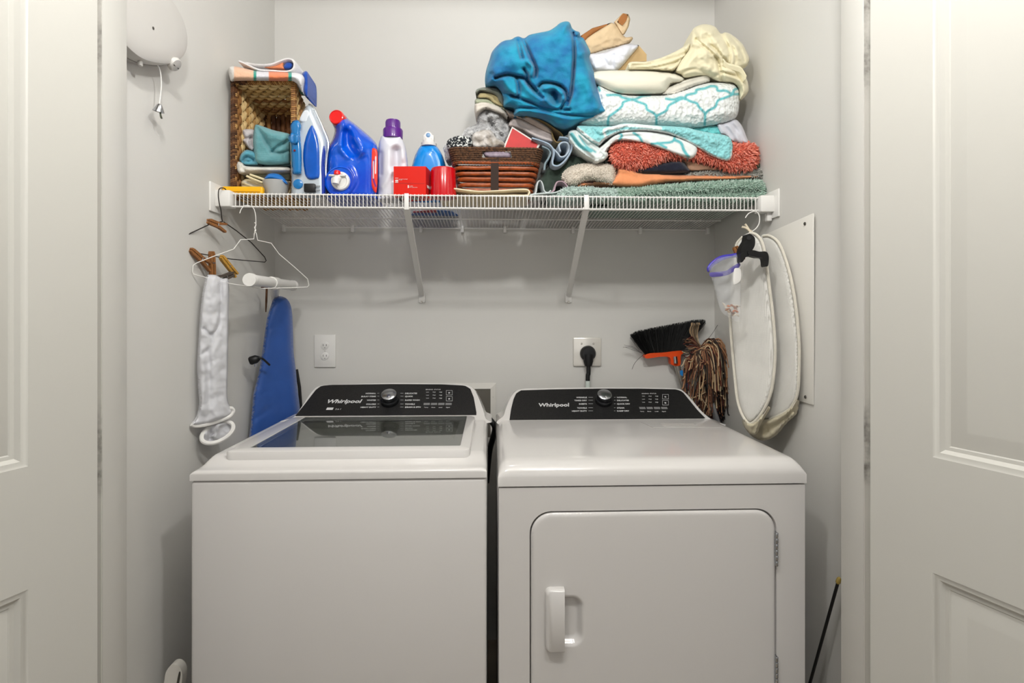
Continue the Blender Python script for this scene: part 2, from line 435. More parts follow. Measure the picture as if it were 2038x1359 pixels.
# doors, hung at the jambs and swung out about 108 degrees; raised panels
doorm = M('door_paint', (194, 192, 185), .45, bump=('noise', 50, .03, .002))
def door(name, A, d, W=.75):
    d = Vector(d).normalized(); nn = Vector((-d.y, d.x, 0))
    if nn.x*(-A[0]) < 0: nn = -nn            # faces the middle of the opening
    A = Vector(A)
    def T(t, z, h): return A+d*t+Vector((0, 0, z))+nn*h
    prof = [(0, 0), (.004, -.002), (.010, -.003), (.016, -.009), (.022, -.0095), (.024, -.011), (.052, -.004), (.056, -.0035)]
    zs = [.02, .16, .80, 1.01, 2.43]; ts = [0, .118, W-.118, W]
    b = MB()
    def quad(t0, t1, z0, z1, h): b.add([T(t0, z0, h), T(t1, z0, h), T(t1, z1, h), T(t0, z1, h)], [(0, 1, 2, 3)])
    pans = [(zs[1], zs[2]), (zs[3], 2.31)]
    quad(0, ts[1], .02, 2.43, 0); quad(ts[2], W, .02, 2.43, 0)
    quad(ts[1], ts[2], .02, .16, 0); quad(ts[1], ts[2], .80, 1.01, 0); quad(ts[1], ts[2], 2.31, 2.43, 0)
    for z0, z1 in pans:
        vs = []; fs = []
        for ins, h in prof:
            vs += [T(ts[1]+ins, z0+ins, h), T(ts[2]-ins, z0+ins, h), T(ts[2]-ins, z1-ins, h), T(ts[1]+ins, z1-ins, h)]
        for i in range(len(prof)-1):
            for k in range(4): fs.append((i*4+k, i*4+(k+1) % 4, i*4+4+(k+1) % 4, i*4+4+k))
        k = (len(prof)-1)*4; fs.append((k, k+1, k+2, k+3)); b.add(vs, fs)
    th = -.035
    b.add([T(0, .02, 0), T(0, 2.43, 0), T(0, 2.43, th), T(0, .02, th), T(W, .02, 0), T(W, 2.43, 0), T(W, 2.43, th), T(W, .02, th)],
          [(0, 1, 2, 3), (4, 7, 6, 5), (3, 2, 6, 7), (1, 5, 6, 2), (0, 3, 7, 4)])
    return S(name, b, doorm, ang=25)
door('door_1', (-.752, 1.087, 0), (-.317, -.948, 0))
door('door_2', (.7655, 1.087, 0), (.317, -.948, 0))

# ------------------------------------------------------------------ washing machine
def ss(a, b, x): t = max(0, min(1, (x-a)/(b-a))); return t*t*(3-2*t)
blackm = M('console_black', (20, 20, 21), .32, bump=('noise', 700, .03, .0005), var=(240, .3, (34, 33, 33)))
darkm = M('dark_plastic', (22, 22, 23), .5)
chromem = M('brushed_steel', (190, 192, 195), .22, metal=1)
inkm = M('printed_silver', (205, 205, 205), .5)
greym = M('grey_plastic', (120, 120, 120), .45)
def cap(X0, X1, Y0, Y1, z0, hf, hs, rf, rs, hole=None, nx=70, ny=70, sl=None, vb=.014):
    b = MB(); vs = []; fs = []
    def grid(a0, a1, n, r):
        e = [a0+(a1-a0)*k/(n) for k in range(n+1)]
        e += [a0+r*t for t in (.04, .12, .25, .4, .6, .8)]+[a1-r*t for t in (.04, .12, .25, .4, .6, .8)]
        if hole:
            e += [hole[0], hole[1]] if n == nx else [hole[2], hole[3]]
        return sorted(set(round(v, 5) for v in e))
    gx = grid(X0, X1, nx, rs); gy = grid(Y0, Y1, ny+1, rf)
    for y in gy:
        for x in gx:
            f = min(1, (y-Y0)/rf); sd = min(1, min(x-X0, X1-x)/rs)
            k = math.sqrt(max(0, 1-(1-f)**2))*math.sqrt(max(0, 1-(1-sd)**2))
            h = hf if sl is None else hf+(hs-hf)*ss(sl[0], sl[1], y)
            vs.append((x, y, z0+vb+(h-vb)*k))
    W = len(gx)
    for j in range(len(gy)-1):
        for i in range(W-1):
            if hole and gx[i] >= hole[0]-1e-6 and gx[i+1] <= hole[1]+1e-6 and gy[j] >= hole[2]-1e-6 and gy[j+1] <= hole[3]+1e-6: continue
            fs.append((j*W+i, j*W+i+1, (j+1)*W+i+1, (j+1)*W+i))
    b.add(vs, fs)
    edge = [(i, 0) for i in range(W)]+[(W-1, j) for j in range(1, len(gy))]+[(i, len(gy)-1) for i in range(W-2, -1, -1)]+[(0, j) for j in range(len(gy)-2, 0, -1)]
    n = len(edge); top = [vs[j*W+i] for i, j in edge]; lo = [(v[0], v[1], z0) for v in top]
    b.add(top+lo, [(k, (k+1) % n, n+(k+1) % n, n+k) for k in range(n)])
    b.add(lo, [tuple(range(n))])
    return b
def console(root, outer, inner, ybot, ytop, Yb, Yt, zcap, knob, kr, back):
    a0, a1 = P(800, ybot, Yb), P(800, ytop, Yt); nrm = Vector((0, -(a1.z-a0.z), a1.y-a0.y)).normalized()
    def PQ(x, y): return R(x, y, a0, nrm)
    f = [PQ(x, y) for x, y in [(v.x, v.y) for v in resample(catmull(outer, 5, True), 4)]]
    n = len(f); b = MB()
    rear = [Vector((p.x, back, p.z-.004)) for p in f]
    b.add(f+rear, [(k, (k+1) % n, n+(k+1) % n, n+k) for k in range(n)]+[tuple(range(n, 2*n)), tuple(range(n))[::-1]])
    o = b.build('console_housing', whitem, root, ang=35, recalc=True)
    g = [PQ(x, y)+nrm*.002 for x, y in [(v.x, v.y) for v in resample(inner, 6)]]
    b = MB(); b.prism(g, -nrm*.002); p = b.build('control_panel', blackm, root, ang=35, recalc=True)
    def Q(x, y, h=.0022): return PQ(x, y)+nrm*h
    up = (P(800, ytop, Yt)-P(800, ybot, Yb)); up.x = 0; up.normalize(); ux = Vector((1, 0, 0))
    kx = Q(knob[0], knob[1]); pr = [(kr*1.12, 0), (kr*1.12, .010), (kr*1.08, .014), (kr*1.0, .016), (kr*.98, .028), (kr*.94, .031)]
    MB().lathe(pr+[(0, .031)], kx, nrm, 48).build('knob_skirt', M('knob_smoke', (45, 46, 48), .2, metal=.6), p)
    d = MB().lathe([(kr*.93, .0305), (kr*.93, .0335), (kr*.88, .0345), (0, .0345)], kx, nrm, 48).build('knob_face', chromem, p)
    b = MB(); c = kx+nrm*.0346; b.prism([c+ux*(kr*.1)-up*(kr*.85), c+ux*(kr*.2)-up*(kr*.8), c+ux*(kr*.1)-up*(kr*.35), c+ux*(kr*.02)-up*(kr*.4)], nrm*.0005)
    b.build('knob_pointer', inkm, p)
    return p, Q, up, ux
wm = empty('washing_machine', (-.356, 1.66, 0), 'white top-load washing machine with a glass lid, left of the dryer', 'washing machine')
WX0, WX1, WY0, WY1 = -.702, -.010, 1.32, 1.97
MB().box((WX0, WY0, .03), (WX1, WY1, .879), .008, 3).build('cabinet', whitem, wm)
for fx in (WX0+.05, WX1-.05):
    for fy in (WY0+.06, WY1-.06): MB().lathe([(.022, 0), (.022, .012), (.012, .014), (.012, .04)], (fx, fy, 0), seg=16).build('foot', darkm, wm)
LX0, LX1, LY0, LY1 = -.655, -.052, 1.385, 1.845
hole = (LX0+.05, LX1-.05, LY0+.06, LY1-.02)
c = cap(WX0-.0005, WX1+.0005, 1.318, 1.975, .8805, .022, .038, .010, .016, hole, 46, 46, (1.35, 1.42)).build('top_cover', whitem, wm, ang=50, weld=True)
# tub opening under the glass
cx, cy = (hole[0]+hole[1])/2, (hole[2]+hole[3])/2+.01
b = MB(); n = 64; rect = []; rr = .2
for k in range(n):
    a = 2*math.pi*k/n+math.pi/4*0; ca, sa = math.cos(a), math.sin(a)
    hx, hy = (hole[1]-hole[0])/2, (hole[3]-hole[2])/2; m_ = min(hx/max(abs(ca), 1e-6), hy/max(abs(sa), 1e-6)); rect.append((cx+ca*m_, (hole[2]+hole[3])/2+sa*m_))
rings = [[(x, y, .915) for x, y in rect], [(x, y, .895) for x, y in rect]]
for rx, z in ((.97, .868), (.93, .86), (.93, .80)): rings.append([(cx+math.cos(2*math.pi*k/n)*.255*rx, cy+math.sin(2*math.pi*k/n)*.185*rx, z) for k in range(n)])
vs = sum(rings, []); b.add(vs, [(j*n+k, j*n+(k+1) % n, (j+1)*n+(k+1) % n, (j+1)*n+k) for j in range(4) for k in range(n)])
b.build('tub_surround', M('tub_grey', (170, 168, 160), .4), wm, ang=30)
b = MB(); b.lathe([(.236, .80), (.236, .62), (.20, .60), (0, .60)], (cx, cy, 0), seg=64, sy=.72); b.build('drum', M('drum_steel', (120, 120, 120), .35, metal=.9), wm)
# lid
lid = None
b = MB(); lz0, lz1 = .903, .932
fl_ = [(x, y) for x, y in ((LX0, LY0), (LX1, LY0), (LX1, LY1), (LX0, LY1))]
def rrect(x0, x1, y0, y1, r, seg=6, sides='abcd'):
    out = []
    for (cx_, cy_, a0, s_) in ((x0+r, y0+r, math.pi, 'a'), (x1-r, y0+r, 1.5*math.pi, 'b'), (x1-r, y1-r, 0, 'c'), (x0+r, y1-r, .5*math.pi, 'd')):
        for k in range(seg+1):
            a = a0+math.pi/2*k/seg
            if s_ in sides: out.append((cx_+math.cos(a)*r, cy_+math.sin(a)*r))
            else: out.append(({'a': x0, 'b': x1, 'c': x1, 'd': x0}[s_], {'a': y0, 'b': y0, 'c': y1, 'd': y1}[s_]))
    return out
def frame(outer, inner, z0, z1, r=.006):
    b = MB(); n = len(outer); cx_ = sum(p[0] for p in outer)/n; cy_ = sum(p[1] for p in outer)/n
    def off(L, d): return [(p[0]+(d if p[0] < cx_ else -d), p[1]+(d if p[1] < cy_ else -d)) for p in L]
    R_ = [[(x, y, z0) for x, y in outer], [(x, y, z1-r) for x, y in outer], [(x, y, z1-r*.3) for x, y in off(outer, r*.3)], [(x, y, z1) for x, y in off(outer, r)],
          [(x, y, z1) for x, y in off(inner, -.002)], [(x, y, z1-.003) for x, y in inner], [(x, y, z0) for x, y in inner]]
    vs = sum(R_, []); m = len(R_)
    b.add(vs, [(j*n+k, j*n+(k+1) % n, ((j+1) % m)*n+(k+1) % n, ((j+1) % m)*n+k) for j in range(m) for k in range(n)])
    return b
gx0, gx1, gy0, gy1 = LX0+.045, LX1-.028, LY0+.042, LY1-.004
lid = frame(rrect(LX0, LX1, LY0, LY1, .016), rrect(gx0, gx1, gy0, gy1, .004), lz0, lz1).build('lid_frame', whitem, wm, ang=35)
glassm = M('smoked_glass', (205, 208, 206), .03, trans=1, ior=1.5)
nt = glassm.node_tree
b = MB(); b.box((gx0-.002, gy0-.002, lz1-.0045), (gx1+.002, gy1+.002, lz1-.0015)); b.build('lid_glass', glassm, lid, smooth=False)
outer = [(566, 842), (586, 829), (604, 804), (622, 778), (640, 767), (700, 764), (790, 762), (890, 763), (928, 766), (944, 776), (956, 800), (966, 832), (965, 842), (780, 843)]
inner = [(588, 828), (606, 806), (622, 785), (630, 775), (640, 768.5), (660, 766.5), (780, 765), (880, 765.5), (925, 768), (936, 774), (943, 792), (949, 826)]
p, Q, up, ux = console(wm, outer, inner, 830, 765, 1.85, 1.975, .914, (776, 799), .0275, 1.995)
b = MB(); text_mb(b, 'Whirlpool', Q(649, 803), ux, up, .0235, shear=.25, sx=1.18, bold=.0006); b.build('brand_lettering', inkm, p, smooth=False)
b = MB(); b.prism([Q(649, 816.5), Q(662, 816.5), Q(664.5, 812), Q(651.5, 812)], Vector((0, 0, .0003))); 
text_mb(b, '2 in 1', Q(667, 816.5), ux, up, .0095, shear=.2, sx=.9); b.build('series_badge', inkm, p, smooth=False)
def labels(p, Q, up, ux, L_, R__, xl, xr, ys, kx, ky, bx, nm):
    b = MB()
    for (s, y) in zip(L_, ys):
        text_mb(b, s, Q(xl, y), ux, up, .0085, align='RIGHT', bold=.0002); q = Q(xl+3, y-1.5); e = Q(kx-21, y-1.5); b.prism([q, e, e+up*.0007, q+up*.0007], Vector((0, 0, .0003)))
    b.build('cycle_lettering', inkm, p, smooth=False); b = MB()
    for (s, y) in zip(R__, ys):
        text_mb(b, s, Q(xr, y), ux, up, .0085, bold=.0002); q = Q(kx+21, y-1.5); e = Q(xr-3, y-1.5); b.prism([q, e, e+up*.0007, q+up*.0007], Vector((0, 0, .0003)))
    b.build('cycle_lettering', inkm, p, smooth=False); b = MB()
    for k in range(4): q = Q(bx+14.5*k, ky+11); b.prism([q, q+ux*.021, q+ux*.021+up*.0095, q+up*.0095], Vector((0, -.0003, .0006)))
    b.build('option_buttons', greym, p, smooth=False)
    b = MB()
    for k, s in enumerate(('Temp', 'Rinse', 'Level', 'Signal')): text_mb(b, s, Q(bx+14.5*k+1, ky+16.5), ux, up, .006)
    b.build('button_lettering', inkm, p, smooth=False); b = MB()
    for yy in (ky-14, ky-8, ky-2):
        for k, s in enumerate(('Low', 'Med', 'High')): text_mb(b, s, Q(bx+5+13*k, yy), ux, up, .0058)
    b.build('display_lettering', inkm, p, smooth=False); b = MB(); text_mb(b, 'SENSING  STATUS', Q(bx+4, ky-19), ux, up, .0065)
    b.build('display_lettering', inkm, p, smooth=False); b = MB()
    for (x0, y0) in ((bx+45, ky-9), (bx+45, ky+3)):
        for (a, c_) in (((x0, y0), (x0+12, y0)), ((x0, y0-9), (x0+12, y0-9))):
            q, e = Q(*a), Q(*c_); b.prism([q, e, e+up*.0008, q+up*.0008], Vector((0, 0, .0003)))
        for xx in (x0, x0+12): q, e = Q(xx, y0), Q(xx, y0-9); b.prism([q, q+ux*.0008, e+ux*.0008, e], Vector((0, 0, .0003)))
        b.lathe([(.0022, 0), (.003, .0002), (.0034, 0)], Q(x0+6, y0-4.5), up.cross(ux)*-1, 16)
    b.build('button_outlines', inkm, p, smooth=False)
labels(p, Q, up, ux, ['NORMAL', 'BULKY ITEMS', 'WHITES', 'COLORS', 'HEAVY DUTY'], ['DELICATES', 'QUICK', 'RAPID WASH', 'TOWELS', 'DRAIN & SPIN'], 748, 806, [785, 791, 798.5, 806.5, 812.5], 776, 796, 843, 0)
# ------------------------------------------------------------------ dryer
dr = empty('tumble_dryer', (.392, 1.66, 0), 'white front-load tumble dryer with a round-cornered door, right of the washer', 'dryer')
DX0, DX1 = .018, .768
def front_panel():
    b = MB(); ol = [(DX0+.001, 1.3215, .05), (DX1-.001, 1.3215, .05), (DX1-.001, 1.3215, .857), (DX0+.001, 1.3215, .857)]
    return b
ix0, ix1, iz0, iz1 = P(1054, 1100, 1.32).x, P(1546, 1100, 1.32).x, .14, P(1300, 1014.5, 1.32).z
hl = rrect(ix0, ix1, iz0, iz1, .052, 10); n = len(hl); cxh, czh = (ix0+ix1)/2, (iz0+iz1)/2
def toouter(x, z):
    dx, dz = x-cxh, z-czh; a = (DX1-.002-cxh)/dx if dx > 0 else (DX0+.002-cxh)/dx
    c_ = ((.855-czh)/dz if dz > 0 else (.05-czh)/dz) if abs(dz) > 1e-6 else 9; k = min(a, c_); return (cxh+dx*k, czh+dz*k)
outl = [toouter(x, z) for x, z in hl]
# snap nearest samples to the four corners
for cxx, czz in ((DX0+.002, .05), (DX1-.002, .05), (DX1-.002, .855), (DX0+.002, .855)):
    k = min(range(n), key=lambda i: (outl[i][0]-cxx)**2+(outl[i][1]-czz)**2); outl[k] = (cxx, czz)
b = MB(); r3 = [[(x, 1.32, z) for x, z in outl], [(x, 1.32, z) for x, z in hl], [(x, 1.324, z) for x, z in [(cxh+(q[0]-cxh)*.996, czh+(q[1]-czh)*.997) for q in hl]], [(cxh+(q[0]-cxh)*.996, 1.345, czh+(q[1]-czh)*.997) for q in hl],
     ]
back_ = [[(x, 1.32, z) for x, z in outl], [(x+(.006 if x > .7 else -.000), 1.326, z) for x, z in outl]]
vs = sum(r3, []); b.add(vs, [(j*n+k, j*n+(k+1) % n, (j+1)*n+(k+1) % n, (j+1)*n+k) for j in range(3) for k in range(n)])
b.build('front_panel', whitem, dr, ang=40)
MB().box((DX0, 1.322, .03), (DX1, 1.344, .857), .006, 2).box((DX0, 1.322, .0), (DX1, 1.323, .0001))if 0 else None
b = MB(); b.box((DX0, 1.3405, .03), (DX1, 1.97, .857), .003, 2)
b.add([(DX0+.002, 1.32, .05), (DX0, 1.326, .05), (DX0, 1.326, .855), (DX0+.002, 1.32, .855), (DX1-.002, 1.32, .05), (DX1, 1.326, .05), (DX1, 1.326, .855), (DX1-.002, 1.32, .855), (DX0, 1.342, .05), (DX0, 1.342, .855), (DX1, 1.342, .05), (DX1, 1.342, .855)],
      [(0, 1, 2, 3), (5, 4, 7, 6), (1, 8, 9, 2), (10, 5, 6, 11), (3, 2, 9, 11, 6, 7), (0, 4, 5, 10, 8, 1)])
b.build('cabinet', whitem, dr)
for fx in (DX0+.05, DX1-.05):
    for fy in (1.38, 1.94): MB().lathe([(.022, 0), (.022, .012), (.012, .014), (.012, .04)], (fx, fy, 0), seg=16).build('foot', darkm, dr)
cap(DX0-.001, DX1+.001, 1.3175, 1.975, .8585, .056, .056, .048, .03, None, 40, 40, vb=.022).build('top_cover', whitem, dr, ang=50, weld=True)
# door: a height field with the scooped finger recess
g = .0035
dol = [( (x-(cxh))*(1-g/(ix1-cxh))+cxh, (z-czh)*(1-g/(iz1-czh))+czh) for x, z in hl]
hx0, hx1 = P(1122, 1200, 1.32).x, P(1163, 1200, 1.32).x; hz1, hz0 = P(1122, 1183, 1.32).z, P(1122, 1286, 1.32).z
poly = [Vector(q) for q in resample([Vector(q) for q in dol], .008)]; nb = len(poly); pts = list(poly)
z = iz0+.012
def dpoly(q): return poly_dist(q, poly+[poly[0]])
while z < iz1-.006:
    x = ix0+.012
    while x < ix1-.006:
        fine = hx0-.012 < x < hx1+.012 and hz0-.012 < z < hz1+.012
        q = Vector((x, z))
        if fine or (int(round((x-ix0)/.003)) % 8 == 0 and int(round((z-iz0)/.003)) % 8 == 0) or False:
            if inside(q, poly) and dpoly(q) > .004: pts.append(q)
        x += .003
    z += .003
for dd in (.0015, .003, .005, .008, .012):
    for q in poly: pts.append(Vector((cxh+(q.x-cxh)*(1-dd/.28), czh+(q.y-czh)*(1-dd/.34))))
V, e_, F, ov, oe, of = delaunay_2d_cdt(pts, [], [list(range(nb))], 1, 1e-6)
vs = []
for v in V:
    q = Vector((v[0], v[1])); d = dpoly(q); t = min(1, d/.010); y = 1.3165+.006*(1-math.sqrt(max(0, 1-(1-t)**2)))
    # recess: rounded scoop open towards the grip on its left
    w_, h_ = hx1-hx0, (hz1-hz0)/2; zc = (hz0+hz1)/2
    r_ = .03; ddx = hx1-q.x; ddz = h_-abs(q.y-zc)
    if ddx > 0 and ddz > 0 and q.x > hx0-.02:
        if ddx < r_ and ddz < r_: e = r_-math.hypot(r_-ddx, r_-ddz)
        else: e = min(ddx, ddz)
        e = min(e, max(0, (q.x-(hx0-.02))*1.2))
        if e > 0: y += .016*ss(0, .019, e)
    vs.append((v[0], y, v[1]))
b = MB(); b.add(vs, [tuple(f) if True else f for f in F])
bo = [(q.x, 1.338, q.y) for q in poly]; n_ = nb
b.add([(q.x, 1.3225, q.y) for q in poly]+bo, [(k, (k+1) % n_, n_+(k+1) % n_, n_+k) for k in range(n_)])
b.add(bo, [tuple(range(n_))])
dd_ = b.build('door', whitem, dr, ang=50, recalc=False)
b = MB(); gx_0, gx_1 = P(1085, 1200, 1.31).x, P(1123, 1200, 1.31).x; gz1, gz0 = P(1100, 1170, 1.31).z, P(1100, 1297, 1.31).z
lp = rrect(gx_0, gx_1, gz0, gz1, .013, 6, 'ad'); m_ = len(lp); cxg, czg = gx_1, (gz0+gz1)/2
def rg(y, k): return [(cxg+(x-cxg)*(1-k/(gx_1-gx_0)), y, czg+(z-czg)*(1-k/((gz1-gz0)/2))) for x, z in lp]
R_ = [rg(1.318, 0), rg(1.306, .001), rg(1.302, .003), rg(1.300, .006)]
vs = sum(R_, []); b.add(vs, [(j*m_+k, j*m_+(k+1) % m_, (j+1)*m_+(k+1) % m_, (j+1)*m_+k) for j in range(3) for k in range(m_)]+[tuple(3*m_+k for k in range(m_))])
b.build('handle', whitem, dd_, ang=50, recalc=True)
for (ya, yb) in ((1059, 1127), (1306, 1372)):
    b = MB(); a, c_ = P(1546, ya, 1.312), P(1546, yb, 1.312)
    for k in range(6):
        t0, t1 = k/6+.01, (k+1)/6-.01; b.lathe([(.0028, 0), (.0034, .001), (.0034, (c_-a).length*(t1-t0)-.001), (.0028, (c_-a).length*(t1-t0))], a.lerp(c_, t0), (c_-a), 12)
    b.box((a.x-.0015, a.y+.001, c_.z), (a.x+.0015, a.y+.01, a.z)); b.build('hinge', chromem, dd_)
outer = [(1002, 846), (1003, 826), (1012, 800), (1022, 783), (1036, 774.5), (1080, 772.5), (1180, 771), (1290, 771.5), (1345, 773), (1362, 780), (1378, 797), (1398, 820), (1420, 838), (1432, 848), (1200, 849)]
inner = [(1014, 836), (1017, 815), (1022, 795), (1027, 784), (1036, 777.5), (1100, 775.5), (1190, 774), (1280, 774), (1346, 775.5), (1358, 780), (1372, 797), (1388, 817), (1404, 833)]
p, Q, up, ux = console(dr, outer, inner, 837, 774, 1.85, 1.97, .9135, (1201, 799), .0265, 1.995)
b = MB(); text_mb(b, 'Whirlpool', Q(1072, 810), ux, up, .0225, shear=.1, sx=1.12, bold=.0006); b.build('brand_lettering', inkm, p, smooth=False)
labels(p, Q, up, ux, ['WRINKLE', 'TIMED DRY', 'SHEETS', 'TOWELS', 'HEAVY DUTY'], ['NORMAL', 'DELICATES', 'QUICK DRY', 'STEAM', 'DAMP DRY'], 1168, 1228, [793, 799, 806, 814, 820], 1201, 804, 1273, 0)
# lint screen door near the console
b = MB(); z = .9152
def zq(x, y): q = ray(x, y); t = (z-EZ)/q.z; return CAM+q*t
b.prism([zq(1275, 840), zq(1385, 840), zq(1435, 851), zq(1300, 851)], (0, 0, .0012)); b.build('lint_screen_cover', whitem, dr, smooth=False)
b = MB(); z = .9167; b.prism([zq(1312, 843), zq(1380, 843), zq(1386, 848.5), zq(1322, 848.5)], (0, 0, .0008)); b.build('lint_screen_grip', M('grip_grey', (190, 187, 183), .4), dr, smooth=False)

# ------------------------------------------------------------------ wall fittings
blk = M('black_rubber', (16, 16, 17), .45)
steelp = M('plate_steel', (200, 196, 188), .3, metal=.7)
def wbox(b, x0, y0, x1, y1, Ya, Yb_, bev=0, **k):
    p, q = P(x0, y1, Ya), P(x1, y0, Ya); b.box((p.x, Ya, p.z), (q.x, Yb_, q.z), bev, **k); return b
ol = wbox(MB(), 625, 666, 668, 731, YB-.007, YB, .003).build('wall_outlet', plastw)
tag(ol, 'white double wall outlet with nothing plugged in', 'wall outlet')
c1, c2 = P(646.5, 688, YB-.008), P(646.5, 709, YB-.008)
for c_ in (c1, c2):
    rc = MB().lathe([(.0165, 0), (.0165, .0018), (.0155, .0025), (0, .0025)], c_+Vector((0, .0015, 0)), (0, -1, 0), 32, sy=.85).build('receptacle', plastw, ol)
    b = MB(); y = c_.y-.0012
    for dx, h in ((-.006, .0045), (.006, .0038)): b.box((c_.x+dx-.0009, y, c_.z+.001-h/2), (c_.x+dx+.0009, y+.0005, c_.z+.001+h/2+.003))
    b.build('slots', blk, rc)
    MB().lathe([(.0022, 0), (0, .0003)], c_+Vector((0, -.0009, -.0075)), (0, -1, 0), 12).build('ground_hole', blk, rc)
MB().lathe([(.002, 0), (.0015, .001), (0, .001)], (c1+c2)/2, (0, -1, 0), 12).build('screw', steelp, ol)
dol_ = wbox(MB(), 1141, 672, 1197, 729, YB-.009, YB, .004).build('dryer_outlet', M('plate_chrome', (226, 222, 214), .25, metal=.35))
tag(dol_, 'square metal outlet plate behind the thick black dryer plug', 'wall outlet')
for x in (1157.5, 1181.5): MB().lathe([(.004, 0), (.003, .0012), (0, .0012)], P(x, 684, YB-.009), (0, -1, 0), 14).build('screw', steelp, dol_)
cd = empty('power_cord', tuple(P(1169, 700, YB-.02)), 'thick black dryer power cord plugged into the square outlet', 'power cord')
pc = P(1169.5, 703, YB-.01)
b = MB(); b.lathe([(.030, 0), (.031, .006), (.029, .020), (.024, .027), (0, .028)], pc, (0, -1, 0), 32)
b.tube([pc+Vector((0, -.014, -.005)), pc+Vector((0, -.017, -.03)), pc+Vector((0, -.017, -.048))], [.021, .019, .014], 16)
b.build('plug', blk, cd)
MB().tube(catmull([pc+Vector((.0, -.017, -.04)), pc+Vector((.0, -.018, -.08)), pc+Vector((-.003, -.02, -.10)), pc+Vector((-.003, -.02, -.3))], 5), .0085, 10).build('cable', blk, cd)
q = pc+Vector((-.003, -.02, -.105)); MB().tube([q, q+Vector((0, 0, -.03))], .0092, 12).build('cable_label', M('label_paper', (205, 215, 208), .6), cd)
# recessed water-hookup box
fm = M('box_white', (216, 213, 206), .4)
wb = empty('washer_outlet_box', tuple(P(940, 860, YB)), 'white recessed water hookup box on the wall between the washer and dryer consoles', 'outlet box')
a_, c_ = P(860, 763, YB), P(987, 880, YB); x0, x1, z1_, z0_ = a_.x, c_.x, a_.z, c_.z; fw = .021
b = MB(); b.add([(x0, YB-.004, z0_), (x1, YB-.004, z0_), (x1, YB-.004, z1_), (x0, YB-.004, z1_), (x0+fw, YB-.008, z0_+fw), (x1-fw, YB-.008, z0_+fw), (x1-fw, YB-.008, z1_-fw), (x0+fw, YB-.008, z1_-fw),
     (x0, YB, z0_), (x1, YB, z0_), (x1, YB, z1_), (x0, YB, z1_)], [(0, 1, 5, 4), (1, 2, 6, 5), (2, 3, 7, 6), (3, 0, 4, 7), (8, 9, 1, 0), (9, 10, 2, 1), (10, 11, 3, 2), (11, 8, 0, 3)])
b.build('box_frame', fm, wb, smooth=False)
b = MB(); b.box((x0+fw, YB-.006, z0_+fw), (x1-fw, YB-.001, z1_-fw)); b.build('box_interior', M('box_inside', (96, 92, 84), .7), wb)
MB().lathe([(.0025, 0), (0, .0008)], P(981, 790, YB-.006), (0, -1, 0), 10).build('screw', steelp, wb)
b = MB(); pts = catmull([P(962, 826, 2.08), P(972, 832, 2.04), P(985, 850, 2.03), P(981, 872, 2.07), P(974, 900, 2.10), P(968, 960, 2.11)], 6)
b.tube(pts, .011, 12); tag(b.build('drain_hose', M('hose_black', (18, 18, 20), .35, bump=('noise', 90, .2, .002))), 'black ribbed hose dropping into the gap between washer and dryer', 'hose')

# ------------------------------------------------------------------ retractable clothesline on the left wall
rl = empty('retractable_clothesline', (XL, 1.36, 1.85), 'white oval retractable clothesline case high on the left wall', 'clothesline')
olp = [(335, -14), (350, 5), (366, 32), (376, 62), (378, 90), (372, 110), (358, 124), (338, 130), (305, 126), (280, 116), (258, 98), (235, 72), (220, 30), (222, -15), (245, -50), (290, -52)]
lp = [PXp(x.x, x.y, XL+.045) for x in resample(catmull(olp, 5, True), 6)]
n = len(lp); cen = sum(lp, Vector())/n; b = MB()
def rg2(k, X): return [Vector((X, cen.y+(p.y-cen.y)*k, cen.z+(p.z-cen.z)*k)) for p in lp]
R_ = [rg2(1.0, XL), rg2(1.01, XL+.022), rg2(.995, XL+.034), rg2(.96, XL+.042), rg2(.88, XL+.0455), rg2(.6, XL+.047), rg2(.2, XL+.0475)]
b.add(sum(R_, []), [(j*n+k, j*n+(k+1) % n, (j+1)*n+(k+1) % n, (j+1)*n+k) for j in range(6) for k in range(n)]+[tuple(6*n+k for k in range(n))])
casem = M('case_white', (200, 197, 192), .35)
rc = b.build('case', casem, rl, ang=30, recalc=True)
b = MB(); b.tube([p for p in rg2(1.012, XL+.018)], .0012, 6, closed=True); b.build('seam', M('seam_grey', (150, 147, 142), .5), rc)
MB().lathe([(.0035, 0), (.003, .001), (0, .0005)], PXp(305, 56, XL+.048), (1, 0, 0), 12).build('screw', M('dark_screw', (70, 66, 60), .5), rc)
q = PXp(347, 124, XL+.043); b = MB(); b.lathe([(.0, 0), (.015, .001), (.018, .007), (.015, .014), (.004, .016)], q+Vector((-.006, .0, 0)), (.7, 0, -.5), 20); b.build('locking_knob', casem, rl)
MB().box(q+Vector((.003, -.011, -.012)), q+Vector((.0055, .011, -.006)), .001).build('knob_slot', M('slot_dark', (70, 66, 58), .6), rl)
q = PXp(279, 121, XL+.03); MB().box(q+Vector((-.004, -.006, -.012)), q+Vector((.004, .006, .012)), .003).build('clip', casem, rl)
lc = [PXp(313, 128, XL+.03), PXp(319, 142, XL+.03), PXp(321, 165, XL+.03), PXp(320, 185, XL+.03), PXp(317, 209, XL+.03)]
MB().tube(catmull(lc, 5), .0015, 6).build('line', plastw, rl)
q = PXp(318, 207, XL+.03); MB().lathe([(.003, 0), (.005, -.002), (.011, -.014), (.013, -.019), (.0115, -.019), (.006, -.008), (0, -.006)], q, (.25, -.1, 1), 20).build('end_cup', chromem, rl)
MB().tube(catmull([q+Vector((0, 0, -.004)), q+Vector((.002, 0, -.028)), q+Vector((.003, .003, -.034)), q+Vector((.002, 0, -.027))], 4), .002, 8).build('hook', M('green_metal', (90, 95, 80), .4, metal=.6), rl)

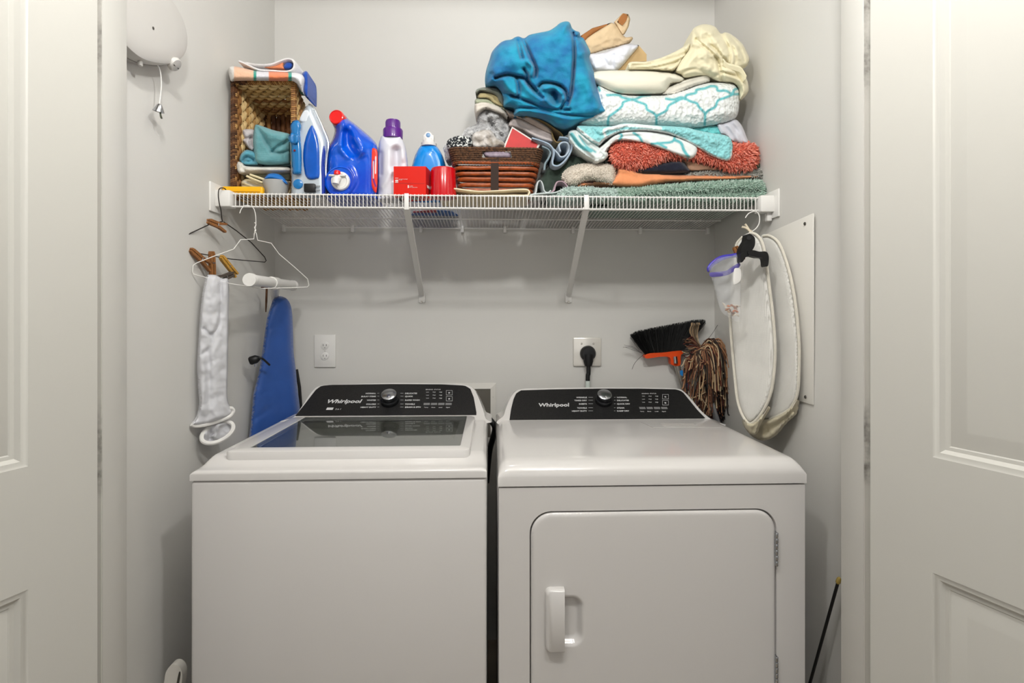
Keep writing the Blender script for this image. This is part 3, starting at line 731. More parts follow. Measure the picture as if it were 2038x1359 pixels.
# ------------------------------------------------------------------ wire shelf
wsh = M('wire_white', (228, 226, 222), .3)
YF = 1.70
sh = empty('wire_shelf', (.03, 1.93, 1.6), 'white wire shelf spanning the closet between the side walls', 'shelf')
sx0, sx1 = P(461, 400, YF).x, P(1511, 405, YF).x
b = MB(); N_ = 136
for k in range(N_+1):
    x = sx0+(sx1-sx0)*k/N_
    b.tube([(x, YB-.006, deckz(YB)), (x, YF+.006, deckz(YF)), (x, YF+.001, deckz(YF)-.002), (x, YF, deckz(YF)-.008), (x, YF, 1.594)], .0013, 5)
b.build('cross_wires', wsh, sh, ang=60)
for (y, z, r) in ((YF+.004, deckz(YF)-.0035, .0024), (YF+.003, 1.595, .0028), (1.86, deckz(1.86)-.004, .0024), (2.0, deckz(2.0)-.004, .0024), (YB-.012, deckz(YB)-.005, .003)):
    MB().tube([(sx0-.004, y, z), (sx1+.004, y, z)], r, 8).build('rail', wsh, sh)
# end brackets
def Xat(px, Y): return P(px, 600, Y).x
b = MB(); b.box((XL, 1.66, 1.575), (XL+.006, 1.76, 1.662), .002).box((XL+.004, 1.685, 1.592), (sx0+.002, 1.73, 1.642), .004); b.build('end_bracket', plastw, sh)
b = MB(); b.box((XR-.006, 1.66, 1.57), (XR, 1.76, 1.655), .002).box((sx1-.002, 1.685, 1.588), (XR-.004, 1.73, 1.64), .004).box((XR-.02, 1.70, 1.562), (XR-.004, 1.72, 1.59), .003); b.build('end_bracket', plastw, sh)
for (xt, xb, yb) in ((809, 839, 605), (1167, 1132, 605)):
    t_, e_ = P(xt, 415, YF), P(xb, 588, YB-.012); br = MB()
    ux = Vector((.0075, 0, 0)); d = (e_-t_).normalized(); nn = ux.cross(d).normalized()*.002
    br.add([t_-ux-nn, t_+ux-nn, t_+ux+nn, t_-ux+nn, e_-ux-nn, e_+ux-nn, e_+ux+nn, e_-ux+nn], [(0, 1, 2, 3), (4, 7, 6, 5), (0, 4, 5, 1), (1, 5, 6, 2), (2, 6, 7, 3), (3, 7, 4, 0)])
    br.tube([t_-ux*1.0+nn*1.5, e_-ux*1.0+nn*1.5], .0032, 6).tube([t_+ux*1.0+nn*1.5, e_+ux*1.0+nn*1.5], .0032, 6)
    top = P(xt, 395, YF-.004); br.box((top.x-.007, YF-.005, t_.z-.004), (top.x+.007, YF-.001, 1.638), .001)
    br.box((e_.x-.0135, YB-.005, e_.z-.028), (e_.x+.0135, YB-.0005, e_.z+.012), .004)
    bo_ = br.build('brace', wsh, sh, recalc=False)
    MB().lathe([(.0045, 0), (.0035, .0015), (0, .001)], P(xb, 601, YB-.0055), (0, -1, 0), 12).build('screw', steelp, bo_)
for x in (565, 702, 838, 920, 1005, 1140, 1274, 1408):
    q = P(x, 452, YB-.01); MB().box((q.x-.006, YB-.02, deckz(YB)-.022), (q.x+.006, YB, deckz(YB)+.004), .002).build('wall_clip', wsh, sh)

# ------------------------------------------------------------------ access panel on the right wall
ps = [PXp(1527, 467, XR-.012), PXp(1618, 424, XR-.012), PXp(1618, 806, XR-.004), PXp(1530, 770, XR-.004)]
ps[3].y = ps[0].y; ps[3].z = ps[2].z
ext = Vector((0, .06, -.0)); ps[0] += ext; ps[3] += ext
b = MB(); b.prism(ps, (.004, 0, 0), bev=.0015)
ap = b.build('access_panel', M('panel_white', (222, 219, 212), .4), recalc=True); tag(ap, 'white sheet access panel screwed to the right wall behind the mesh hampers', 'access panel')
for (x, y) in ((1602, 445), (1603, 790)):
    q = PXp(x, y, XR-.0125 if y < 500 else XR-.0055); MB().lathe([(.005, 0), (.004, .002), (0, .001)], q, (-1, 0, 0), 12).build('screw', M('dark_screw', (70, 66, 60), .5), ap)

# ------------------------------------------------------------------ ironing board with its white T foot
ib = empty('ironing_board', (-.76, 1.97, .45), 'ironing board in a blue cover hanging nose-up beside the left wall', 'ironing board')
bn = Vector((.806, -.592, 0)); bp = Vector((-.75, 1.985, .9))
blue = M('satin_blue', (38, 82, 158), .42, bump=('noise', 400, .15, .001), var=(9, .12), sheen=.3)
bl = C('z7', [(745, 248), (700, 262), (678, 310), (650, 400), (636, 490), (618, 620), (600, 740), (575, 850), (552, 950), (540, 1080), (528, 1200), (517, 1300), (530, 1420), (880, 1420), (890, 1260), (884, 1060), (866, 900), (855, 780), (838, 640), (834, 480), (824, 340), (795, 272)])
wr = [(C('z7', [(600, 900), (680, 850)]), 2, -.0012), (C('z7', [(545, 1130), (620, 1080), (660, 1045)]), 1.8, -.003), (C('z7', [(630, 530), (650, 490), (690, 470)]), 2, -.002), (C('z7', [(565, 985), (640, 930)]), 2, -.0015),
      (C('z7', [(605, 760), (660, 700)]), 2, -.0015), (C('z7', [(580, 880), (650, 800)]), 2, -.001), (C('z7', [(660, 780), (700, 710)]), 1.6, -.001), (C('z7', [(610, 690), (680, 640)]), 2, -.001), (C('z7', [(640, 600), (690, 550)]), 2, -.001), (C('z7', [(560, 1060), (640, 990)]), 2, -.0012)]
puff('board_cover', bl, bp, .022, .012, 16, blue, ib, 4, folds=wr, n=bn, nz=(.0012, .05))
tb = M('tube_white', (228, 226, 222), .3)
t0, t1 = P(499, 557, 1.62), P(583, 568, 2.0)
ft = MB().tube([t0, t1], .0165, 20).build('foot_tube', tb, ib)
d = (t1-t0).normalized()
MB().lathe([(.0185, 0), (.0195, .004), (.0195, .018), (.0175, .02), (.0165, .03)], t0-d*.012, d, 24).build('foot_cap', plastw, ft)
MB().lathe([(.0165, 0), (.0185, .004), (.0185, .016), (.015, .02)], t1-d*.012, d, 24).build('foot_cap', plastw, ft)
cb = t0.lerp(t1, .5); q = P(547, 596, 2.03)
b = MB(); b.tube([cb-d*.025, cb+d*.022], .0195, 20); b.tube([cb+Vector((0, 0, -.005)), q+Vector((0, 0, .01)), q+Vector((0, .02, -.06))], [.018, .013, .011], 14); b.build('leg_bracket', tb, ib)
b = MB(); b.tube([P(590, 735, 2.1), P(596, 770, 2.1), P(600, 830, 2.1), P(604, 950, 2.1)], .006, 8); b.build('leg', blk, ib)
b = MB(); b.tube([P(531, 572, 1.96), P(530, 600, 1.96), P(529, 621, 1.96)], [.004, .004, .002], 6).tube([P(520, 573, 1.96), P(533, 571, 1.96)], .004, 6)
tag(b.build('wall_hook', M('rusty_metal', (92, 62, 42), .6, metal=.3, var=(60, .4))), 'rusty brown wall hook beside the white tube end above the ironing board', 'hook')
# loose plug sticking out beside the board
pg = empty('iron_cord', tuple(P(505, 718, 1.84)), 'black three-pin plug on a cord poking out left of the ironing board', 'power cord')
b = MB(); c_ = P(505, 716, 1.86); b.lathe([(.011, -.014), (.014, -.01), (.014, .008), (.010, .014), (.006, .02)], c_, (.75, .2, .25), 16); b.build('plug', blk, pg)
b = MB()
for k in (-1, 1): q = c_+Vector((.004+.008*(k+1)/2, -.002, -.010)); b.box(q+Vector((-.0008, -.003, -.012)), q+Vector((.0008, .003, 0)))
b.build('prongs', chromem, pg)
MB().tube(catmull([c_+Vector((.008, 0, .004)), c_+Vector((.025, .0, .006)), c_+Vector((.04, .03, -.02))], 5), .0035, 8).build('cable', blk, pg)

# ------------------------------------------------------------------ hangers and pegs
def wireobj(name, pts, r, mat, label, cat, extra=()):
    b = MB(); b.tube(pts, r, 6)
    for e in extra: b.tube(e, r, 6)
    return tag(b.build(name, mat), label, cat)
# dark hanger, hooked over the left end of the shelf
hp, hn = Vector((-.815, 1.69, 1.5)), Vector((.9, -.05, 0)).normalized()
hn = Vector((.308, -.051, 0)).normalized()
hp = Vector((-.8, 1.67, 1.5)); hn = Vector((.97, -.26, 0)).normalized()
def H(pts, tag_='z6', p=hp, n_=hn, k=5): return catmull([R(x, y, p, n_) for x, y in C(tag_, pts)], k)
pts = H([(528, 92), (510, 62), (480, 56), (462, 72), (458, 120), (466, 180), (478, 230), (486, 300), (492, 322)])
loop = [R(x, y, hp, hn) for x, y in C('z6', [(492, 322), (400, 340), (250, 410), (92, 484), (82, 500), (84, 522), (100, 536), (240, 565), (430, 600), (560, 622), (828, 646), (838, 634), (826, 605), (720, 490), (600, 395), (500, 326)])]
wireobj('wire_hanger', pts, .0016, M('dark_wire', (50, 45, 42), .35, metal=.6), 'dark wire coat hanger hooked over the left end of the shelf', 'hanger', [loop])
# white hanger
wa, wb_ = Vector((-.822, 1.57, 0)), Vector((-.585, 1.78, 0)); dv = (wb_-wa).normalized(); wn = Vector((dv.y, -dv.x, 0))
whm = M('white_wire', (222, 220, 215), .3)
hk = H([(628, 258), (640, 225), (665, 200), (700, 196), (735, 215), (752, 260), (757, 330), (752, 372), (748, 408)], p=wa, n_=wn)
lp_ = [R(x, y, wa, wn) for x, y in C('z6', [(752, 405), (744, 420), (740, 462), (635, 468), (580, 542), (420, 600), (290, 650), (258, 672), (252, 720), (262, 742), (360, 768), (545, 815), (790, 855), (1050, 850), (1165, 844), (1178, 830), (1168, 780), (1080, 700), (940, 580), (878, 495), (770, 472), (762, 425), (756, 408)])]
wireobj('wire_hanger', hk, .0013, whm, 'white wire coat hanger hung from the shelf edge above the ironing board', 'hanger', [lp_, H([(745, 330), (758, 350), (746, 372), (757, 392), (746, 405)], p=wa-wn*-.001, n_=wn, k=4)])
woods = {'aged': M('aged_wood', (150, 98, 52), .6, var=(120, .35)), 'yellow': M('yellow_wood', (200, 150, 62), .55, var=(120, .3)), 'grey': M('grey_wood', (84, 74, 66), .7, var=(120, .3))}
def peg(a, c, op, mat, label, p=None, n_=None, mat2=None, tg='z6', wd=.0045):
    p = p or hp+hn*.004; n_ = n_ or hn
    A, B = [R(x, y, p, n_) for x, y in C(tg, [a, c])]; d = (B-A); L = d.length; d.normalize(); s_ = n_.cross(d).normalized()
    e = empty('clothespin', tuple((A+B)/2), label, 'clothespin', 'wooden clothespins'); hw = n_*.005
    for sg in (-1, 1):
        b = MB(); o0 = s_*sg*(.0015+wd*.0); 
        f = [A+s_*sg*.001, A+s_*sg*.001+d*L*.42, A+d*L*.62+s_*sg*.0015, B+s_*sg*(.003+op)-d*.0, B+s_*sg*(.0085+op), A+d*L*.6+s_*sg*.009, A+d*L*.1+s_*sg*.0085, A+s_*sg*.006]
        b.prism([q-hw for q in f], hw*2); b.build('jaw', mat if sg < 0 or not mat2 else mat2, e, smooth=False, recalc=True)
    b = MB(); c_ = A+d*L*.5; b.tube([c_-hw*1.3-s_*.004, c_-hw*1.3+s_*.004, c_+hw*1.3+s_*.004, c_+hw*1.3-s_*.004], .0012, 6, closed=True); b.build('spring', chromem, e)
    return e
peg((375, 318), (515, 375), .006, woods['aged'], 'brown clothespin clipped near the neck of the dark wire hanger')
peg((235, 545), (400, 690), .006, woods['aged'], 'brown clothespin clipped aslant on the bottom bar of the dark hanger, farthest left')
peg((404, 560), (412, 745), .000, woods['aged'], 'brown clothespin standing upright above the white mesh tube')
peg((478, 600), (600, 752), .001, woods['yellow'], 'yellow clothespin clipped to the bottom bar of the dark hanger')
peg((575, 738), (452, 790), .005, woods['grey'], 'weathered grey clothespin clipped crosswise below the yellow one', p=hp+hn*.016)

# white mesh tube hanging from the pegs
meshm = M('net_white', (226, 226, 230), .8, alpha=('weave', 1500, .66), bump=('weave', 1500, .3, .001), var=(25, .08))
rimm = cloth('rim_white', (228, 226, 222))
mp, mn = Vector((-.782, 1.62, 1.2)), Vector((.8, -.6, 0))
ml = empty('mesh_laundry_tube', (-.79, 1.62, .93), 'white mesh laundry tube pegged to the dark hanger beside the left wall', 'laundry bag')
o1 = C('z7', [(225, 98), (285, 100), (330, 122), (375, 130), (378, 260), (374, 420), (372, 640), (368, 820), (366, 950), (378, 1020), (405, 1060), (380, 1100), (260, 1150), (120, 1170), (112, 1155), (150, 1100), (168, 1010), (160, 900), (155, 720), (165, 560), (175, 400), (188, 260), (205, 160)])
fo = [(C('z7', [(318, 130), (322, 300), (316, 430), (290, 490), (250, 520), (200, 480)]), 3, -.010), (C('z7', [(250, 520), (260, 600), (190, 660)]), 3, -.007), (C('z7', [(260, 180), (270, 350), (280, 440)]), 7, .007),
      (C('z7', [(345, 300), (345, 600), (340, 900)]), 5, -.005), (C('z7', [(190, 700), (200, 900), (180, 1050)]), 6, .008), (C('z7', [(270, 600), (280, 900), (290, 1100)]), 9, .008), (C('z7', [(235, 650), (240, 1000)]), 4, -.005)]
puff('mesh_body', o1, mp, .022, .015, 9, meshm, ml, 2.6, folds=fo, n=mn, nz=(.006, .03))
r1 = catmull([R(x, y, mp+mn*.01, mn) for x, y in C('z7', [(112, 1160), (150, 1172), (260, 1152), (370, 1110), (408, 1070), (400, 1048), (380, 1045)])], 6)
MB().tube(r1, .0055, 8).build('rim', rimm, ml)
el = []
for k in range(40):
    a = 2*math.pi*k/40; x_ = 122*math.cos(a); y_ = 62*math.sin(a); t = math.radians(-26)
    el.append((296+x_*math.cos(t)-y_*math.sin(t), 1218+x_*math.sin(t)+y_*math.cos(t)))
cc_ = [R(x, y, mp+mn*(.012+.02*math.sin(2*math.pi*k/40)), mn) for k, (x, y) in enumerate(C('z7', el))]
MB().tube(cc_, .006, 8, closed=True).build('rim', rimm, ml)
puff('mesh_end', C('z7', el), mp, .004, .02, 10, meshm, ml, 3, n=mn, nz=(.01, .02), folds=[(C('z7', [(230, 1180), (250, 1270)]), 3, -.012), (C('z7', [(300, 1150), (280, 1250)]), 3, .01)])

# ------------------------------------------------------------------ mesh hampers and what hangs with them
hmesh = M('hamper_net', (224, 222, 216), .85, alpha=('diag', 1500, .86), bump=('diag', 1500, .3, .001), var=(9, .10))
binding = cloth('hamper_binding', (214, 209, 196)); cream_base = cloth('hamper_cream', (214, 204, 176), var=(10, .2))
an = Vector((-.90, -.43, 0)).normalized()
apn = Vector((.80, 1.60, 1.2)); bpn = Vector((.848, 1.60, 1.2)); bnn = Vector((-.97, -.24, 0)).normalized()
def hamper(label, o, p, n_, rim, inner, cream, cfold, seed):
    e = empty('mesh_hamper', tuple(R(*C('z8', [o[len(o)//2]])[0], p, n_)), label, 'laundry hamper', 'folded mesh hampers')
    puff('mesh_panel', C('z8', o), p, .012, .014, 12, hmesh, e, 4, n=n_, nz=(.002, .15), seed=seed, folds=[])
    for k, rm in enumerate(rim): MB().tube(catmull([R(x, y, p+n_*(.010-.004*k), n_) for x, y in C('z8', rm)], 6), .0042, 8).build('rim', binding, e)
    puff('base_panel', C('z8', cream), p, .020, .016, 10, cream_base, e, 3, n=n_, nz=(.006, .04), folds=cfold, seed=seed+2)
    return e
# far hamper, nearest the wall
hamper('folded white mesh hamper hanging against the right wall, behind the other one',
       [(800, 190), (850, 186), (890, 215), (930, 300), (962, 420), (985, 560), (1003, 720), (1008, 850), (1003, 1000), (985, 1090), (930, 1150), (850, 1180), (800, 1150), (790, 900), (790, 600), (780, 300)], bpn, bnn,
       [[(812, 190), (850, 190), (895, 225), (932, 310), (965, 430), (990, 580), (1006, 760), (1006, 920), (995, 1050), (950, 1130), (850, 1180)], [(830, 190), (880, 260), (925, 400), (950, 540), (975, 700), (975, 880), (940, 1020), (860, 1120)]],
       [(C('z8', [(850, 260), (900, 420), (930, 640), (925, 900)]), 5, .006), (C('z8', [(870, 420), (900, 340)]), 4, -.005)],
       [(1000, 1050), (960, 1110), (860, 1170), (790, 1180), (710, 1175), (703, 1210), (750, 1270), (806, 1296), (870, 1275), (935, 1200), (985, 1150)],
       [(C('z8', [(1000, 1070), (920, 1160), (830, 1200), (780, 1230)]), 4, .008), (C('z8', [(990, 1120), (900, 1200), (820, 1260)]), 3, -.008), (C('z8', [(800, 1190), (790, 1260)]), 3, -.008)], 3)
hamper('folded white mesh hamper hanging from a wire hook at the right end of the shelf',
       [(735, 172), (770, 178), (800, 215), (820, 280), (838, 400), (858, 560), (872, 720), (876, 860), (862, 1000), (830, 1100), (785, 1170), (740, 1200), (705, 1165), (675, 1080), (660, 960), (648, 820), (638, 700), (632, 600), (640, 450), (655, 320), (665, 240), (695, 195)], apn, an,
       [[(740, 172), (775, 182), (805, 220), (825, 300), (842, 430), (862, 590), (875, 740), (876, 870), (860, 1010), (828, 1105), (785, 1172), (742, 1203), (705, 1168), (675, 1085), (659, 960), (646, 820), (636, 700), (632, 610)],
        [(700, 195), (668, 235), (664, 290)], [(790, 330), (822, 420), (840, 560), (855, 700), (858, 860), (840, 1000), (800, 1110), (750, 1180)]],
       [(C('z8', [(740, 310), (760, 330), (830, 340)]), 3, -.006), (C('z8', [(700, 330), (690, 500), (680, 800)]), 6, -.006), (C('z8', [(740, 420), (760, 700), (760, 1000)]), 8, .006)],
       [(706, 1168), (740, 1200), (790, 1170), (835, 1110), (845, 1130), (800, 1200), (770, 1262), (735, 1255), (708, 1215)],
       [(C('z8', [(715, 1180), (745, 1215), (800, 1175)]), 3, .008), (C('z8', [(770, 1200), (760, 1250)]), 3, -.008)], 8)
hk = [P(x, y, 1.66) for x, y in C('y7', [(508, 128), (520, 108), (545, 80), (590, 60), (625, 60), (650, 85), (662, 130), (655, 190), (625, 240), (575, 278)])]
wireobj('wire_hook', catmull(hk, 5), .0016, whm, 'white wire hook on the right end of the shelf carrying the mesh hamper', 'hook')
b = MB()
for pth in ([(470, 225), (510, 235), (545, 262), (570, 290)], [(505, 195), (530, 230), (560, 280)], [(560, 262), (590, 300), (600, 325)]): b.tube(catmull([P(x, y, 1.64) for x, y in C('y7', pth)], 4), .003, 6)
tag(b.build('cloth_tie', cloth('tie_cream', (226, 214, 190))), 'cream cloth tie knotted at the top of the mesh hamper', 'tie')
# black spring clamp
clp = empty('spring_clamp', tuple(P(1495, 500, 1.56)), 'black plastic spring clamp gripping the mesh hamper and the zip bag', 'clamp')
Yc_ = 1.54
def blk_part(name, pts, Y, th, bev=.003):
    l = [P(x, y, Y) for x, y in [(v.x, v.y) for v in catmull(C('y7', pts), 4, True)]]
    b = MB(); b.prism(l, (0, th, 0), bev=0); return b.build(name, blk, clp, ang=40, recalc=True)
blk_part('jaw', [(530, 310), (560, 300), (590, 320), (612, 350), (612, 420), (580, 480), (530, 500), (490, 530), (462, 520), (470, 460), (500, 400), (518, 370)], Yc_, .03)
blk_part('handle', [(545, 480), (600, 478), (660, 492), (720, 490), (750, 510), (762, 560), (755, 640), (735, 655), (720, 640), (715, 590), (700, 560), (640, 555), (580, 540), (540, 520)], Yc_-.006, .024)
blk_part('jaw', [(460, 520), (500, 500), (545, 500), (540, 545), (515, 550), (490, 590), (465, 610), (455, 570)], Yc_-.002, .024)
MB().tube([P(*C('y7', [(548, 345)])[0], Yc_-.004), P(*C('y7', [(548, 345)])[0], Yc_+.034)], .006, 12).build('pivot', darkm, clp)
peg((395, 440), (470, 590), .001, woods['aged'], 'reddish brown clothespin holding the zip bag next to the black clamp', p=Vector((0, 1.585, 0)), n_=YN, tg='y7')
# zip bag of pegs
clearm = M('clear_film', (240, 242, 245), .12, ior=1.3, trans=.0); nt = clearm.node_tree; bs = nt.nodes['Principled BSDF']; bs.inputs['Alpha'].default_value = .16
zb = empty('zip_bag', tuple(P(1450, 580, 1.57)), 'clear zip bag with a blue seal and scraps in the bottom, clipped beside the hamper', 'plastic bag')
YZ = 1.575
puff('film', C('y7', [(98, 680), (150, 610), (240, 548), (350, 530), (450, 515), (458, 640), (460, 900), (458, 1140), (430, 1250), (340, 1210), (255, 1150), (215, 1050), (160, 840), (125, 740)]), YZ, .014, .012, 10, clearm, zb, 3,
     nz=(.004, .03), folds=[(C('y7', [(265, 590), (310, 740), (320, 870), (300, 1000)]), 2, .006), (C('y7', [(430, 570), (330, 680), (310, 820)]), 2, .006), (C('y7', [(370, 840), (330, 980), (310, 1100)]), 3, .006)])
puff('zip_seal', C('y7', [(92, 668), (145, 595), (235, 538), (350, 518), (452, 504), (458, 545), (350, 562), (262, 590), (170, 645), (110, 718)]), YZ-.002, .004, .004, 4, M('zip_blue', (28, 52, 160), .3, var=(20, .3, (74, 52, 160))), zb, 2, nz=(0, 1))
puff('seal_band', C('y7', [(122, 722), (200, 712), (300, 700), (350, 665), (440, 615), (446, 655), (362, 722), (300, 752), (200, 764), (132, 764)]), YZ-.013, .001, .001, 3, M('band_violet', (92, 84, 150), .3), zb, 2.4, nz=(0, 1))
puff('label_patch', C('y7', [(385, 690), (420, 670), (458, 690), (456, 800), (400, 845), (378, 830)]), YZ-.014, .001, .001, 3, plastw, zb, 2, nz=(0, 1))
rnd = random.Random(5); b = MB()
for k in range(26):
    x, y = rnd.uniform(262, 440), rnd.uniform(1075, 1190)
    if y > 1130+(x-262)*.45: continue
    q = P(*C('y7', [(x, y)])[0], YZ+rnd.uniform(-.006, .006)); d = Vector((rnd.uniform(-1, 1), rnd.uniform(-.3, .3), rnd.uniform(-.6, .6))).normalized()*rnd.uniform(.004, .012)
    b.tube([q-d, q+d*.3, q+d], [.0012, .0035, .0015], 6, col=lin(rnd.choice([(150, 96, 60), (176, 150, 120), (210, 200, 185), (120, 90, 70), (190, 120, 80)])))
o = b.build('scraps', M('scraps', (255, 255, 255), .7, vcol=True), zb); o['kind'] = 'stuff'

# ------------------------------------------------------------------ broom, mop, dusters
YBR = 2.12
br = empty('broom', tuple(P(1330, 705, YBR)), 'broom with black bristles and an orange head standing upside down in the back right corner', 'broom')
orange = M('broom_orange', (222, 74, 22), .35)
oh = C('y6', [(362, 492), (420, 470), (560, 462), (700, 445), (780, 442), (790, 470), (765, 495), (762, 590), (740, 612), (690, 610), (655, 590), (650, 540), (628, 512), (540, 508), (400, 528), (365, 522)])
l = [P(v.x, v.y, YBR-.012) for v in catmull(oh, 3, True)]; b = MB(); b.prism(l, (0, .03, 0), bev=0); hd = b.build('head', orange, br, ang=40, recalc=True)
b = MB(); q0, q1 = P(*C('y6', [(700, 505)])[0], YBR-.016), P(*C('y6', [(708, 582)])[0], YBR-.016); b.tube([q0, q1], .008, 14); b.build('ferrule', chromem, br)
b = MB(); b.tube([P(*C('y6', [(708, 560)])[0], YBR), P(*C('y6', [(800, 880)])[0], YBR), P(1450, 960, YBR-.02)], .0115, 14); b.build('handle', M('pole_grey', (160, 155, 146), .35, metal=.5), br)
rnd = random.Random(3); b = MB()
tl = [Vector((x, y)) for x, y in C('y6', [(195, 262), (260, 225), (420, 190), (600, 155), (760, 128), (900, 100), (1010, 92), (1046, 104)])]
bl_, brr = C('y6', [(370, 490), (790, 445)])
def along(pl, t):
    L = [(b_-a).length for a, b_ in zip(pl, pl[1:])]; s_ = t*sum(L)
    for a, b_, l_ in zip(pl, pl[1:], L):
        if s_ <= l_: return a.lerp(b_, s_/l_)
        s_ -= l_
    return pl[-1]
for k in range(1500):
    t = rnd.random(); dy = rnd.uniform(-.018, .02)
    tp = along(tl, t)+Vector((rnd.uniform(-1, 1), rnd.uniform(-1.5, 5))); bt = Vector(bl_).lerp(Vector(brr), min(1, max(0, t+rnd.uniform(-.03, .03))))
    md = tp.lerp(bt, .5)+Vector((rnd.uniform(-2, 2), 0))
    g_ = rnd.choice([14, 16, 18, 22, 26, 60]) if rnd.random() < .2 else 17
    b.tube([P(bt.x, bt.y, YBR+dy*.4), P(md.x, md.y, YBR+dy*.8), P(tp.x, tp.y, YBR+dy)], [.0009, .0008, .0006], 3, col=lin((g_, g_, g_)))
for pth in ([(340, 490), (280, 540), (240, 590), (214, 650)], [(330, 470), (240, 420), (180, 400), (112, 402)], [(310, 460), (230, 400), (160, 385), (125, 375)], [(320, 465), (250, 440), (160, 410), (140, 398)], [(300, 440), (220, 330), (192, 298)], [(1020, 330), (1075, 300), (1130, 230), (1178, 152)]):
    b.tube(catmull([P(x, y, YBR-.005) for x, y in C('y6', pth)], 5), .0008, 4, col=lin((24, 24, 24)))
o = b.build('bristles', M('bristle', (255, 255, 255), .5, vcol=True), br); o['kind'] = 'stuff'
# string mop
mo = empty('string_mop', tuple(P(1405, 740, 2.0)), 'string mop with brown and cream yarn standing head up in front of the broom', 'mop')
yarn = [(150, 108, 82), (196, 164, 126), (96, 62, 46), (124, 84, 62), (210, 186, 150), (90, 40, 34), (70, 56, 48), (168, 122, 88), (52, 44, 40), (140, 96, 70), (30, 26, 25)]
rnd = random.Random(11); b = MB()
K = Vector(C('y6', [(1000, 430)])[0])
def strand(path, Y0_, Y1_, r=.0021, col=None):
    pts = catmull([P(x, y, Y0_+(Y1_-Y0_)*k/(len(path)-1)) for k, (x, y) in enumerate(path)], 4)
    b.tube(pts, r, 5, col=lin(col or rnd.choice(yarn)))
for k in range(430):
    r_ = rnd.random(); jx = rnd.uniform(-14, 14); jy = rnd.uniform(-14, 14); dp = rnd.uniform(-.035, .03); s0 = C('y6', [(1000+jx*2.2, 430+jy*2)])[0]
    if r_ < .50:   # right-hand cascade
        ex, ey = rnd.uniform(1060, 1345), rnd.uniform(560, 1140); ex = min(ex, 1345-(max(0, ey-800)*.16)); ey = min(ey, 1180-(ex-1060)*.75 + 160*rnd.random()); ctl = (1000+(ex-1000)*rnd.uniform(.35, .7), rnd.uniform(300, 470)+ (0 if ex > 1150 else 120)); ct2 = (1000+(ex-1000)*rnd.uniform(.85, 1.02), (ctl[1]+ey)/2-rnd.uniform(0, 60))
        strand([s0, *C('y6', [ctl, ct2]), *C('y6', [(ex, ey), (ex+rnd.uniform(-5, 20), ey+rnd.uniform(20, 60))])], 2.07+dp*.2, 2.045+dp*.8)
    elif r_ < .72:  # left cascade
        ex, ey = rnd.uniform(790, 1010), rnd.uniform(560, 960); ctl = ((1000+ex)/2-rnd.uniform(0, 40), rnd.uniform(440, 560)); ct2 = (ex+rnd.uniform(0, 40), (ctl[1]+ey)/2)
        strand([s0, *C('y6', [ctl, ct2, (ex, ey), (ex-rnd.uniform(0, 25), ey+rnd.uniform(20, 60))])], 2.07+dp*.2, 2.045+dp*.8)
    elif r_ < .80:  # loops left of the knot
        ey = rnd.uniform(290, 560); ex = rnd.uniform(770, 860); strand([s0, *C('y6', [(930, (430+ey)/2-20), (ex+40, ey+rnd.uniform(-10, 10)), (ex, ey-rnd.uniform(-10, 20))])], 2.07, 2.04+dp*.4)
    elif r_ < .86:  # tuft at the top
        ex = rnd.uniform(870, 975); ey = rnd.uniform(130, 160); strand([s0, *C('y6', [(950+rnd.uniform(-15, 15), 350), (ex-20, 240), (ex, ey), (ex+rnd.uniform(-12, 12), ey+12)])], 2.07, 2.05+dp*.4, col=rnd.choice([(210, 186, 150), (120, 104, 84), (168, 140, 108), (96, 80, 64)]))
    else:          # low straggle behind the console
        ex, ey = rnd.uniform(880, 1290), rnd.uniform(960, 1290); strand([*C('y6', [(rnd.uniform(940, 1200), 700), (rnd.uniform(930, 1230), 850), (ex, ey)])], 2.09, 2.08+dp*.3)
o = b.build('yarn', M('mop_yarn', (255, 255, 255), .95, vcol=True, bump=('noise', 700, .4, .001)), mo); o['kind'] = 'stuff'
b = MB(); b.tube([P(*C('y6', [(1060, 820)])[0], 2.06), P(*C('y6', [(1115, 1040)])[0], 2.045)], .010, 14); b.build('socket', blk, mo)
b = MB(); b.tube([P(*C('y6', [(1113, 1030)])[0], 2.045), P(*C('y6', [(1180, 1250)])[0], 2.045), P(1452, 950, 2.05)], .0105, 14); b.build('handle', M('pole_alu', (176, 178, 182), .28, metal=.8), mo)
# black bristle duster behind the mop
du = empty('floor_duster', tuple(P(1440, 800, 2.08)), 'black fringed duster head in the back right corner behind the mop', 'duster')
b = MB(); rnd = random.Random(9)
for k in range(900):
    x = rnd.uniform(1180, 1350); y = rnd.uniform(640, 1250); x = min(x, 1358-(max(0, y-900)*.2)); q = P(*C('y6', [(x, y)])[0], rnd.uniform(2.06, 2.12))
    d = Vector((rnd.uniform(-.3, 1), rnd.uniform(-1, .2), rnd.uniform(-1.2, .4))).normalized()*rnd.uniform(.006, .014)
    b.tube([q-d, q, q+d+Vector((0, 0, -.003))], [.0016, .0016, .001], 4)
c_ = [P(*C('y6', [(x, y)])[0], 2.115) for x, y in ((1270, 660), (1260, 900), (1230, 1260))]; b.tube(catmull(c_, 4), .030, 12)
o = b.build('fringe', M('duster_black', (26, 24, 24), .8), du)
b = MB(); b.tube([P(*C('y6', [(1215, 1150)])[0], 2.10), P(1470, 990, 2.10)], .008, 10); b.build('handle', darkm, du)
